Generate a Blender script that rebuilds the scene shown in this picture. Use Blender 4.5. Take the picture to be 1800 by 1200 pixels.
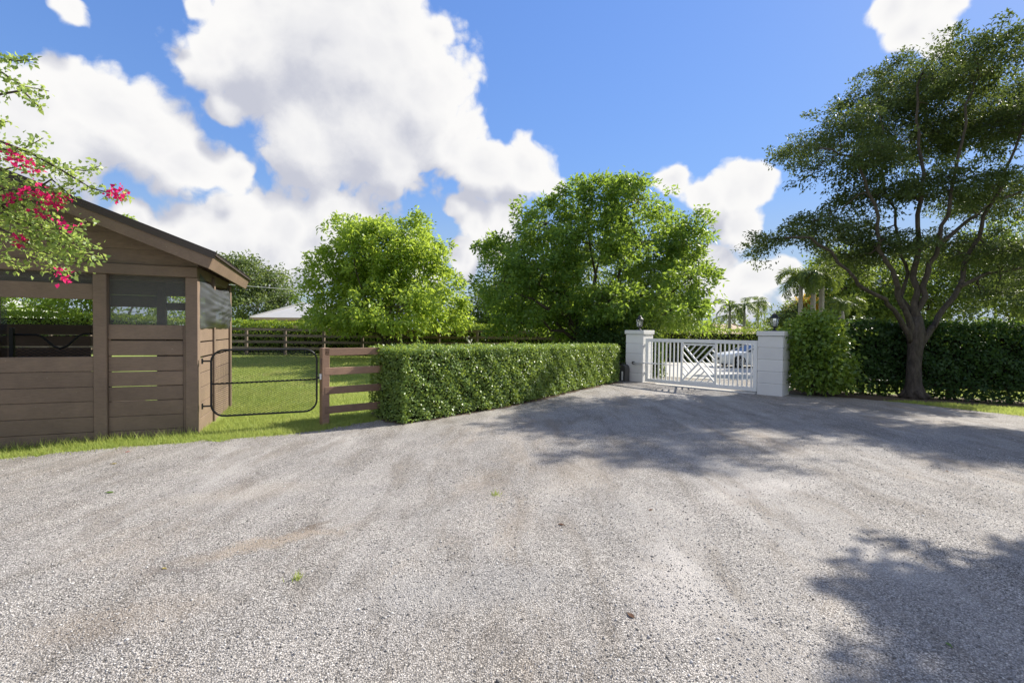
import bpy, bmesh, math, random
import numpy as np
from mathutils import Vector, Matrix, Euler
from mathutils.geometry import delaunay_2d_cdt

for o in list(bpy.data.objects): bpy.data.objects.remove(o)
S = bpy.context.scene
COL = S.collection
rad = math.radians

# ---------------------------------------------------------------- camera
cam = bpy.data.cameras.new('camera'); cam.sensor_width = 36.0; cam.lens = 16.8
cam.clip_start = 0.05; cam.clip_end = 3000
cob = bpy.data.objects.new('camera', cam); COL.objects.link(cob)
cob.matrix_world = (Matrix.Translation((0, 0, 1.75)) @ Matrix.Rotation(rad(90 - 1.23), 4, 'X') @ Matrix.Rotation(rad(0.6), 4, 'Z'))
S.camera = cob

# ---------------------------------------------------------------- sky, sun, exposure
SUN_AZ, SUN_EL = rad(60), rad(37.5)          # azimuth clockwise from +Y
SDIR = Vector((math.sin(SUN_AZ) * math.cos(SUN_EL), math.cos(SUN_AZ) * math.cos(SUN_EL), math.sin(SUN_EL)))
S.view_settings.view_transform = 'Standard'; S.view_settings.look = 'None'
S.view_settings.exposure = 0.95; S.view_settings.gamma = 1.0
S.cycles.use_denoising = True
S.cycles.max_bounces = 8; S.cycles.diffuse_bounces = 4; S.cycles.glossy_bounces = 2
S.cycles.transmission_bounces = 4; S.cycles.transparent_max_bounces = 10
S.cycles.sample_clamp_indirect = 6.0
sun = bpy.data.lights.new('sun', 'SUN'); sun.energy = 4.5; sun.angle = rad(0.55); sun.color = (1.0, 0.94, 0.84)
sob = bpy.data.objects.new('sun', sun); COL.objects.link(sob)
sob.rotation_euler = SDIR.to_track_quat('Z', 'Y').to_euler()

CLOUDS = [(-0.406, 0.793, 0.454, 0.11), (-0.328, 0.807, 0.491, 0.121), (-0.254, 0.847, 0.467, 0.134), (-0.181, 0.881, 0.436, 0.116), (-0.276, 0.885, 0.375, 0.122), (-0.368, 0.87, 0.327, 0.094), (-0.231, 0.919, 0.32, 0.08), (-0.124, 0.924, 0.361, 0.069), (-0.473, 0.773, 0.424, 0.06), (-0.293, 0.791, 0.537, 0.104), (-0.207, 0.818, 0.537, 0.067), (-0.059, 0.944, 0.325, 0.06), (0.019, 0.947, 0.321, 0.06), (0.07, 0.95, 0.306, 0.033), (-0.135, 0.845, 0.517, 0.029), (-0.67, 0.674, 0.312, 0.066), (-0.627, 0.697, 0.348, 0.054), (-0.604, 0.728, 0.325, 0.073), (-0.579, 0.762, 0.288, 0.072), (-0.547, 0.794, 0.264, 0.05), (-0.665, 0.701, 0.259, 0.077), (-0.497, 0.828, 0.259, 0.033), (-0.695, 0.667, 0.269, 0.064), (-0.477, 0.802, 0.361, 0.031), (-0.553, 0.816, 0.17, 0.04), (-0.495, 0.849, 0.183, 0.062), (-0.423, 0.887, 0.187, 0.061), (-0.347, 0.91, 0.225, 0.052), (-0.444, 0.887, 0.129, 0.071), (-0.607, 0.774, 0.177, 0.025), (-0.514, 0.847, 0.132, 0.052), (-0.29, 0.935, 0.204, 0.049), (-0.371, 0.916, 0.15, 0.063), (-0.575, 0.806, 0.139, 0.044), (-0.103, 0.963, 0.25, 0.029), (-0.083, 0.971, 0.226, 0.036), (-0.02, 0.97, 0.241, 0.041), (-0.037, 0.981, 0.188, 0.058), (-0.209, 0.97, 0.127, 0.069), (-0.095, 0.984, 0.153, 0.046), (0.402, 0.877, 0.263, 0.043), (0.43, 0.862, 0.266, 0.036), (0.364, 0.899, 0.245, 0.04), (0.417, 0.885, 0.206, 0.049), (0.393, 0.911, 0.125, 0.056), (0.451, 0.886, 0.112, 0.044), (0.486, 0.865, 0.12, 0.027), (0.299, 0.914, 0.275, 0.033), (0.428, 0.902, 0.06, 0.05), (0.51, 0.859, 0.048, 0.037), (0.537, 0.701, 0.469, 0.035), (0.57, 0.676, 0.467, 0.04), (0.569, 0.698, 0.434, 0.032), (0.6, 0.661, 0.45, 0.027), (0.6, 0.686, 0.411, 0.027), (-0.607, 0.658, 0.446, 0.024), (-0.475, 0.727, 0.496, 0.02)]
_r = random.Random(77)                     # the same broken fair-weather cumulus carries on all round, as dense as in view
for _k in range(26):
    a2 = rad(70 + 220 * ((_k * 0.618) % 1.0) + _r.uniform(-4, 4)); e2 = rad((10, 24, 40, 58)[_k % 4] + _r.uniform(-5, 6))
    CLOUDS.append((math.sin(a2)*math.cos(e2), math.cos(a2)*math.cos(e2), math.sin(e2), _r.uniform(.15, .26)))

def build_world():
    W = bpy.data.worlds.new('World'); S.world = W; W.use_nodes = True
    nt = W.node_tree; nt.nodes.clear(); N = nt.nodes.new; L = nt.links.new
    out = N('ShaderNodeOutputWorld'); bg = N('ShaderNodeBackground'); L(bg.outputs[0], out.inputs[0])
    bg.inputs[1].default_value = 0.092
    sky = N('ShaderNodeTexSky'); sky.sky_type = 'NISHITA'; sky.sun_disc = False
    sky.sun_elevation = SUN_EL; sky.sun_rotation = SUN_AZ
    sky.air_density = 1.0; sky.dust_density = 0.15; sky.ozone_density = 3.0; sky.altitude = 0
    hs = N('ShaderNodeHueSaturation'); hs.inputs['Saturation'].default_value = 1.15; hs.inputs['Value'].default_value = 0.98; hs.inputs['Hue'].default_value = 0.51
    # soften the bright horizon the way an exposure-blended picture does
    bw = N('ShaderNodeRGBToBW'); L(sky.outputs[0], bw.inputs[0])
    kn = N('ShaderNodeMath'); kn.operation = 'MULTIPLY_ADD'; kn.inputs[1].default_value = 0.20; kn.inputs[2].default_value = 0.42; L(bw.outputs[0], kn.inputs[0])
    dv = N('ShaderNodeVectorMath'); dv.operation = 'DIVIDE'; L(sky.outputs[0], dv.inputs[0]); L(kn.outputs[0], dv.inputs[1])
    L(dv.outputs[0], hs.inputs['Color'])
    # cloud field as a group: density of the cumulus bank in a direction
    g = bpy.data.node_groups.new('cloud_field', 'ShaderNodeTree')
    g.interface.new_socket('Vector', in_out='INPUT', socket_type='NodeSocketVector')
    g.interface.new_socket('Density', in_out='OUTPUT', socket_type='NodeSocketFloat')
    g.interface.new_socket('Body', in_out='OUTPUT', socket_type='NodeSocketFloat')
    GN = g.nodes.new; GL = g.links.new
    gi = GN('NodeGroupInput'); go = GN('NodeGroupOutput')
    def noise(scale, detail, rough, vec, lac=2.0):
        n = GN('ShaderNodeTexNoise'); n.inputs['Scale'].default_value = scale; n.inputs['Detail'].default_value = detail
        n.inputs['Roughness'].default_value = rough; n.inputs['Lacunarity'].default_value = lac; GL(vec, n.inputs['Vector']); return n
    wn = noise(5.0, 4, 0.55, gi.outputs[0])
    sub = GN('ShaderNodeVectorMath'); sub.operation = 'SUBTRACT'; sub.inputs[1].default_value = (0.5, 0.5, 0.5); GL(wn.outputs['Color'], sub.inputs[0])
    sc_ = GN('ShaderNodeVectorMath'); sc_.operation = 'SCALE'; sc_.inputs['Scale'].default_value = 0.11; GL(sub.outputs[0], sc_.inputs[0])
    ad = GN('ShaderNodeVectorMath'); ad.operation = 'ADD'; GL(gi.outputs[0], ad.inputs[0]); GL(sc_.outputs[0], ad.inputs[1])
    prev = None
    for (x, y, z, r) in CLOUDS:
        d = GN('ShaderNodeVectorMath'); d.operation = 'DISTANCE'; d.inputs[1].default_value = (x, y, z); GL(ad.outputs[0], d.inputs[0])
        m = GN('ShaderNodeMath'); m.operation = 'MULTIPLY_ADD'; m.inputs[1].default_value = -1.0 / (r * 1.25); m.inputs[2].default_value = 1.0
        GL(d.outputs['Value'], m.inputs[0])
        if prev is None: prev = m
        else:
            q = GN('ShaderNodeMath'); q.operation = 'SMOOTH_MAX'; q.inputs[2].default_value = 0.45
            GL(prev.outputs[0], q.inputs[0]); GL(m.outputs[0], q.inputs[1]); prev = q
    fb = noise(7.5, 11, 0.66, ad.outputs[0], 2.1)
    k = GN('ShaderNodeMath'); k.operation = 'MULTIPLY_ADD'; k.inputs[1].default_value = 1.25; k.inputs[2].default_value = -0.62; GL(fb.outputs['Fac'], k.inputs[0])
    vo = GN('ShaderNodeTexVoronoi'); vo.inputs['Scale'].default_value = 16; vo.inputs['Detail'].default_value = 2.0; vo.inputs['Roughness'].default_value = 0.6; GL(ad.outputs[0], vo.inputs['Vector'])
    k2 = GN('ShaderNodeMath'); k2.operation = 'MULTIPLY_ADD'; k2.inputs[1].default_value = -0.55; k2.inputs[2].default_value = 0.26; GL(vo.outputs['Distance'], k2.inputs[0])
    cl = GN('ShaderNodeMath'); cl.operation = 'MAXIMUM'; cl.inputs[1].default_value = -0.7
    pm = GN('ShaderNodeMath'); pm.operation = 'MULTIPLY'; pm.inputs[1].default_value = 1.7; GL(prev.outputs[0], pm.inputs[0]); GL(pm.outputs[0], cl.inputs[0])
    s0 = GN('ShaderNodeMath'); s0.operation = 'ADD'; GL(cl.outputs[0], s0.inputs[0]); GL(k.outputs[0], s0.inputs[1])
    sm = GN('ShaderNodeMath'); sm.operation = 'ADD'; GL(s0.outputs[0], sm.inputs[0]); GL(k2.outputs[0], sm.inputs[1])
    GL(sm.outputs[0], go.inputs[0])
    bd = GN('ShaderNodeMath'); bd.operation = 'MULTIPLY_ADD'; bd.inputs[1].default_value = 0.8; GL(k.outputs[0], bd.inputs[0]); GL(cl.outputs[0], bd.inputs[2])
    bd2 = GN('ShaderNodeMath'); bd2.operation = 'MULTIPLY_ADD'; bd2.inputs[1].default_value = 0.22; GL(k2.outputs[0], bd2.inputs[0]); GL(bd.outputs[0], bd2.inputs[2]); GL(bd2.outputs[0], go.inputs[1])
    tc = N('ShaderNodeTexCoord'); nv = N('ShaderNodeVectorMath'); nv.operation = 'NORMALIZE'; L(tc.outputs['Generated'], nv.inputs[0])
    f1 = N('ShaderNodeGroup'); f1.node_tree = g; L(nv.outputs[0], f1.inputs[0])
    of = N('ShaderNodeVectorMath'); of.operation = 'ADD'; of.inputs[1].default_value = (0.03, -0.01, 0.065); L(nv.outputs[0], of.inputs[0])
    f2 = N('ShaderNodeGroup'); f2.node_tree = g; L(of.outputs[0], f2.inputs[0])
    al = N('ShaderNodeMapRange'); al.interpolation_type = 'SMOOTHSTEP'; al.inputs[1].default_value = -0.12; al.inputs[2].default_value = 0.3; L(f1.outputs[0], al.inputs[0])
    lit = N('ShaderNodeMath'); lit.operation = 'SUBTRACT'; L(f1.outputs[1], lit.inputs[0]); L(f2.outputs[1], lit.inputs[1])
    lr = N('ShaderNodeMapRange'); lr.interpolation_type = 'SMOOTHSTEP'; lr.inputs[1].default_value = -0.75; lr.inputs[2].default_value = 0.35; L(lit.outputs[0], lr.inputs[0])
    tk = N('ShaderNodeMapRange'); tk.interpolation_type = 'SMOOTHSTEP'; tk.inputs[1].default_value = 0.3; tk.inputs[2].default_value = 1.9; tk.inputs[3].default_value = 1.0; tk.inputs[4].default_value = 0.62; L(f1.outputs[0], tk.inputs[0])   # thick hearts let less light through
    lm_ = N('ShaderNodeMath'); lm_.operation = 'MULTIPLY'; L(lr.outputs[0], lm_.inputs[0]); L(tk.outputs[0], lm_.inputs[1])
    cc = N('ShaderNodeMix'); cc.data_type = 'RGBA'; cc.inputs[6].default_value = (3.25, 3.35, 3.85, 1); cc.inputs[7].default_value = (5.5, 5.45, 5.4, 1); L(lm_.outputs[0], cc.inputs[0])
    mx = N('ShaderNodeMix'); mx.data_type = 'RGBA'; L(al.outputs[0], mx.inputs[0]); 
    sz = N('ShaderNodeSeparateXYZ'); L(nv.outputs[0], sz.inputs[0])
    hz = N('ShaderNodeMapRange'); hz.interpolation_type = 'SMOOTHSTEP'; hz.inputs[1].default_value = 0.30; hz.inputs[2].default_value = 0.0; hz.inputs[3].default_value = 0.0; hz.inputs[4].default_value = 0.85; L(sz.outputs[2], hz.inputs[0])
    hm = N('ShaderNodeMix'); hm.data_type = 'RGBA'; L(hz.outputs[0], hm.inputs[0]); L(hs.outputs[0], hm.inputs[6]); hm.inputs[7].default_value = (2.7, 3.3, 4.4, 1)
    L(hm.outputs[2], mx.inputs[6]); L(cc.outputs[2], mx.inputs[7])
    L(mx.outputs[2], bg.inputs[0])
    W.cycles.sampling_method = 'MANUAL'; W.cycles.sample_map_resolution = 512
build_world()

# ---------------------------------------------------------------- helpers
def tag(o, label=None, cat=None, group=None, kind=None):
    if label: o['label'] = label
    if cat: o['category'] = cat
    if group: o['group'] = group
    if kind: o['kind'] = kind
    return o

def thing(name, label, cat, loc=(0, 0, 0), rz=0.0, group=None):
    o = bpy.data.objects.new(name, None); COL.objects.link(o)
    o.empty_display_size = 0.2; o.location = loc; o.rotation_euler = (0, 0, rz)
    return tag(o, label, cat, group)

def link_mesh(name, me, mat, parent=None):
    o = bpy.data.objects.new(name, me); COL.objects.link(o)
    if mat: me.materials.append(mat)
    if parent: o.parent = parent
    return o

class MB:
    def __init__(s): s.v = []; s.f = []
    def add(s, vs, fs):
        o = len(s.v); s.v += [tuple(p) for p in vs]; s.f += [tuple(i + o for i in f) for f in fs]; return s
    def box(s, c, size, M=None):
        x, y, z = [k / 2 for k in size]; c = Vector(c)
        p = [Vector(q) for q in ((-x,-y,-z),(x,-y,-z),(x,y,-z),(-x,y,-z),(-x,-y,z),(x,-y,z),(x,y,z),(-x,y,z))]
        if M: p = [M @ q for q in p]
        return s.add([c + q for q in p], [(0,3,2,1),(4,5,6,7),(0,1,5,4),(1,2,6,5),(2,3,7,6),(3,0,4,7)])
    def beam(s, p, q, w, h, up=(0, 0, 1)):
        p, q = Vector(p), Vector(q); d = q - p; l = d.length; d.normalize()
        r = d.cross(Vector(up)).normalized(); u = r.cross(d)
        return s.box((p + q) / 2, (l, w, h), Matrix((d, r, u)).transposed())
    def tube(s, pts, rr, n=6, cap=True):
        pts = [Vector(p) for p in pts]; m = len(pts)
        if not hasattr(rr, '__len__'): rr = [rr] * m
        vs = []; prev = None
        for i, p in enumerate(pts):
            t = (pts[min(i + 1, m - 1)] - pts[max(i - 1, 0)]).normalized()
            a = (prev - t * prev.dot(t)) if prev is not None else t.orthogonal()
            if a.length < 1e-5: a = t.orthogonal()
            a.normalize(); prev = a; b = t.cross(a)
            for k in range(n):
                th = 2 * math.pi * k / n; vs.append(p + (a * math.cos(th) + b * math.sin(th)) * rr[i])
        fs = [(i*n+k, i*n+(k+1)%n, (i+1)*n+(k+1)%n, (i+1)*n+k) for i in range(m-1) for k in range(n)]
        if cap: fs += [tuple(range(n))[::-1], tuple((m-1)*n+k for k in range(n))]
        return s.add(vs, fs)
    def lathe(s, prof, n=12, c=(0, 0, 0), rot=0.0):
        c = Vector(c); m = len(prof); vs = []
        for r, z in prof:
            for k in range(n):
                th = 2 * math.pi * k / n + rot; vs.append(c + Vector((r * math.cos(th), r * math.sin(th), z)))
        fs = [(i*n+k, i*n+(k+1)%n, (i+1)*n+(k+1)%n, (i+1)*n+k) for i in range(m-1) for k in range(n)]
        fs += [tuple(range(n))[::-1], tuple((m-1)*n+k for k in range(n))]
        return s.add(vs, fs)
    def prism(s, poly, axis_fn, d0, d1):
        n = len(poly); vs = [axis_fn(a, b, d0) for a, b in poly] + [axis_fn(a, b, d1) for a, b in poly]
        fs = [tuple(range(n))[::-1], tuple(range(n, 2*n))] + [(k, (k+1)%n, n+(k+1)%n, n+k) for k in range(n)]
        return s.add(vs, fs)
    def build(s, name, mat, parent=None, smooth=False, bevel=0.0):
        me = bpy.data.meshes.new(name); me.from_pydata(s.v, [], s.f); me.update()
        bm = bmesh.new(); bm.from_mesh(me); bmesh.ops.recalc_face_normals(bm, faces=bm.faces)
        if bevel: bmesh.ops.bevel(bm, geom=bm.edges[:], offset=bevel, segments=1, affect='EDGES', clamp_overlap=True)
        bm.to_mesh(me); bm.free()
        if smooth: me.polygons.foreach_set('use_smooth', [True] * len(me.polygons))
        return link_mesh(name, me, mat, parent)

def np_mesh(name, V, Fq, mat, parent=None, smooth=False):
    """V (n,3), Fq (m,k) faces all of k corners"""
    me = bpy.data.meshes.new(name); n, (m, k) = len(V), Fq.shape
    me.vertices.add(n); me.vertices.foreach_set('co', np.ascontiguousarray(V, dtype=np.float32).ravel())
    me.loops.add(m * k); me.loops.foreach_set('vertex_index', np.ascontiguousarray(Fq, dtype=np.int32).ravel())
    me.polygons.add(m); me.polygons.foreach_set('loop_start', np.arange(0, m * k, k, dtype=np.int32))
    if smooth: me.polygons.foreach_set('use_smooth', np.ones(m, dtype=bool))
    me.update(calc_edges=True); me.validate()
    return link_mesh(name, me, mat, parent)

def unit(a): return a / np.maximum(np.linalg.norm(a, axis=1, keepdims=True), 1e-9)

def leaves(name, P, rng, size, mat, parent, aspect=0.5, out=None, up=0.6, droop=0.25, spread=1.0, var=0.35, face=0.0):
    """one folded rhombic leaf at each point"""
    n = len(P)
    a = rng.normal(size=(n, 3)) * spread; a[:, 2] -= droop
    if out is not None: a += out
    a = unit(a)
    nn = rng.normal(size=(n, 3)); nn[:, 2] += up * 2
    if out is not None and face: nn += unit(out) * face
    b = unit(np.cross(a, nn)); nn = np.cross(b, a)
    L = size * (1 + var * rng.uniform(-1, 1, (n, 1))); Wd = L * aspect * 0.5
    mid = P + a * L * 0.45; fold = nn * Wd * rng.uniform(0.1, 0.6, (n, 1))
    V = np.stack([P, mid + b * Wd + fold, P + a * L - nn * L * 0.08, mid - b * Wd + fold], 1).reshape(-1, 3)
    F = np.arange(n * 4, dtype=np.int32).reshape(n, 4)
    return np_mesh(name, V, F, mat, parent)

def sstep(a, b, x):
    t = np.clip((np.asarray(x, float) - a) / (b - a), 0, 1); return t * t * (3 - 2 * t)

# ---------------------------------------------------------------- materials
def new_mat(name):
    m = bpy.data.materials.new(name); m.use_nodes = True; nt = m.node_tree
    return m, nt, nt.nodes['Principled BSDF'], nt.nodes.new, nt.links.new

def ramp(nt, stops):
    r = nt.nodes.new('ShaderNodeValToRGB'); e = r.color_ramp.elements
    while len(e) < len(stops): e.new(0.5)
    for i, (p, c) in enumerate(stops): e[i].position = p; e[i].color = (*c, 1)
    return r

def nz(nt, scale, detail=4, rough=0.55, vec=None, dist=0.0):
    n = nt.nodes.new('ShaderNodeTexNoise'); n.inputs['Scale'].default_value = scale; n.inputs['Detail'].default_value = detail
    n.inputs['Roughness'].default_value = rough; n.inputs['Distortion'].default_value = dist
    if vec: nt.links.new(vec, n.inputs['Vector'])
    return n

def bump(nt, bsdf, h, strength=0.3, dist=0.01):
    b = nt.nodes.new('ShaderNodeBump'); b.inputs['Strength'].default_value = strength; b.inputs['Distance'].default_value = dist
    nt.links.new(h, b.inputs['Height']); nt.links.new(b.outputs[0], bsdf.inputs['Normal']); return b

def mixc(nt, fac, a, b, mode='MIX'):
    m = nt.nodes.new('ShaderNodeMix'); m.data_type = 'RGBA'; m.blend_type = mode
    for s, v in ((0, fac), (6, a), (7, b)):
        if hasattr(v, 'links') or hasattr(v, 'is_linked'): nt.links.new(v, m.inputs[s])
        elif isinstance(v, tuple): m.inputs[s].default_value = (*v, 1)
        else: m.inputs[s].default_value = v
    return m.outputs[2]

def painted(name, col, rough=0.6, var=0.18, grain=None, spec=0.4, chips=0.0, chipcol=(0.35, 0.3, 0.25)):
    """paint on wood or metal, tone varies from piece to piece, a little dirt and grain"""
    m, nt, b, N, L = new_mat(name)
    oi = N('ShaderNodeObjectInfo'); tc = N('ShaderNodeTexCoord')
    n1 = nz(nt, 2.3, 5, 0.6, tc.outputs['Object'])
    r1 = ramp(nt, [(0.3, tuple(c * (1 - var) for c in col)), (0.7, tuple(min(1, c * (1 + var)) for c in col))]); L(n1.outputs[0], r1.inputs[0])
    mr = N('ShaderNodeMapRange'); mr.inputs[3].default_value = 1 - var; mr.inputs[4].default_value = 1 + var; L(oi.outputs['Random'], mr.inputs[0])
    c = mixc(nt, 1.0, r1.outputs[0], mr.outputs[0], 'MULTIPLY')
    if chips:
        cn = nz(nt, 26, 3, 0.7, tc.outputs['Object']); cr = ramp(nt, [(0.72 - chips * 0.1, (0, 0, 0)), (0.74, (1, 1, 1))]); L(cn.outputs[0], cr.inputs[0])
        c = mixc(nt, cr.outputs[0], c, chipcol)
    L(c, b.inputs['Base Color']); b.inputs['Roughness'].default_value = rough; b.inputs['Specular IOR Level'].default_value = spec
    if grain:
        mp = N('ShaderNodeMapping'); mp.inputs['Scale'].default_value = grain; L(tc.outputs['Object'], mp.inputs[0])
        gn = nz(nt, 14, 6, 0.65, mp.outputs[0]); bump(nt, b, gn.outputs[0], 0.5, 0.008)
        gr = ramp(nt, [(0.32, (0.78, 0.77, 0.76)), (0.5, (1.0, 1.0, 1.0)), (0.72, (1.14, 1.13, 1.12))]); L(gn.outputs[0], gr.inputs[0])
        fd = nz(nt, 0.9, 5, 0.7, tc.outputs['Object']); fr = ramp(nt, [(0.35, (0.9, 0.9, 0.9)), (0.68, (1.16, 1.15, 1.14))]); L(fd.outputs[0], fr.inputs[0])
        c = mixc(nt, 1.0, c, gr.outputs[0], 'MULTIPLY'); c = mixc(nt, 1.0, c, fr.outputs[0], 'MULTIPLY'); L(c, b.inputs['Base Color'])
    return m

def leafmat(name, dark, light, trans=0.4, tcol=None, rough=0.42, spec=0.45, clump=0.5, third=None):
    m, nt, b, N, L = new_mat(name)
    g = N('ShaderNodeNewGeometry'); tc = N('ShaderNodeTexCoord')
    cn = nz(nt, clump, 3, 0.5, tc.outputs['Object'])
    ad = N('ShaderNodeMath'); ad.operation = 'MULTIPLY_ADD'; ad.inputs[1].default_value = 0.55; L(g.outputs['Random Per Island'], ad.inputs[0])
    ml = N('ShaderNodeMath'); ml.operation = 'MULTIPLY_ADD'; ml.inputs[1].default_value = 1.1; ml.inputs[2].default_value = -0.33; L(cn.outputs[0], ml.inputs[0]); L(ml.outputs[0], ad.inputs[2])
    st = [(0.05, dark), (0.8, light)]
    if third: st[1] = (0.68, light); st.append((0.86, third))
    r = ramp(nt, st); L(ad.outputs[0], r.inputs[0]); L(r.outputs[0], b.inputs['Base Color'])
    b.inputs['Roughness'].default_value = rough; b.inputs['Specular IOR Level'].default_value = spec
    tr = N('ShaderNodeBsdfTranslucent'); t = mixc(nt, 0.75, r.outputs[0], tcol or tuple(min(1, c * 1.8) for c in light)); L(t, tr.inputs[0])
    mx = N('ShaderNodeMixShader'); mx.inputs[0].default_value = trans; L(b.outputs[0], mx.inputs[1]); L(tr.outputs[0], mx.inputs[2])
    L(mx.outputs[0], nt.nodes['Material Output'].inputs[0])
    return m

def barkmat(name, a, c, scale=9.0):
    m, nt, b, N, L = new_mat(name); tc = N('ShaderNodeTexCoord')
    mp = N('ShaderNodeMapping'); mp.inputs['Scale'].default_value = (1, 1, 0.35); L(tc.outputs['Object'], mp.inputs[0])
    n = nz(nt, scale, 7, 0.7, mp.outputs[0], 0.6); r = ramp(nt, [(0.3, a), (0.62, c), (0.8, tuple(min(1, k * 1.5) for k in c))]); L(n.outputs[0], r.inputs[0])
    L(r.outputs[0], b.inputs['Base Color']); b.inputs['Roughness'].default_value = 0.9; b.inputs['Specular IOR Level'].default_value = 0.15
    bump(nt, b, n.outputs[0], 0.8, 0.03); return m

def plain(name, col, rough=0.5, metal=0.0, spec=0.5):
    m, nt, b, N, L = new_mat(name); b.inputs['Base Color'].default_value = (*col, 1); b.inputs['Roughness'].default_value = rough
    b.inputs['Metallic'].default_value = metal; b.inputs['Specular IOR Level'].default_value = spec
    tc = N('ShaderNodeTexCoord'); n = nz(nt, 30, 4, 0.6, tc.outputs['Object']); mr = N('ShaderNodeMapRange'); mr.inputs[3].default_value = max(0.03, rough - 0.1); mr.inputs[4].default_value = min(1, rough + 0.12)
    L(n.outputs[0], mr.inputs[0]); L(mr.outputs[0], b.inputs['Roughness']); return m

def clothmat(name, col, opacity, sheen=0.3):
    m, nt, b, N, L = new_mat(name); b.inputs['Base Color'].default_value = (*col, 1); b.inputs['Roughness'].default_value = 0.45
    b.inputs['Specular IOR Level'].default_value = sheen
    tc = N('ShaderNodeTexCoord'); n = nz(nt, 5, 4, 0.6, tc.outputs['Object'])
    mr = N('ShaderNodeMapRange'); mr.inputs[3].default_value = max(0, opacity - 0.1); mr.inputs[4].default_value = min(1, opacity + 0.1); L(n.outputs[0], mr.inputs[0])
    tr = N('ShaderNodeBsdfTransparent'); mx = N('ShaderNodeMixShader'); L(mr.outputs[0], mx.inputs[0]); L(tr.outputs[0], mx.inputs[1]); L(b.outputs[0], mx.inputs[2])
    L(mx.outputs[0], nt.nodes['Material Output'].inputs[0]); return m

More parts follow.
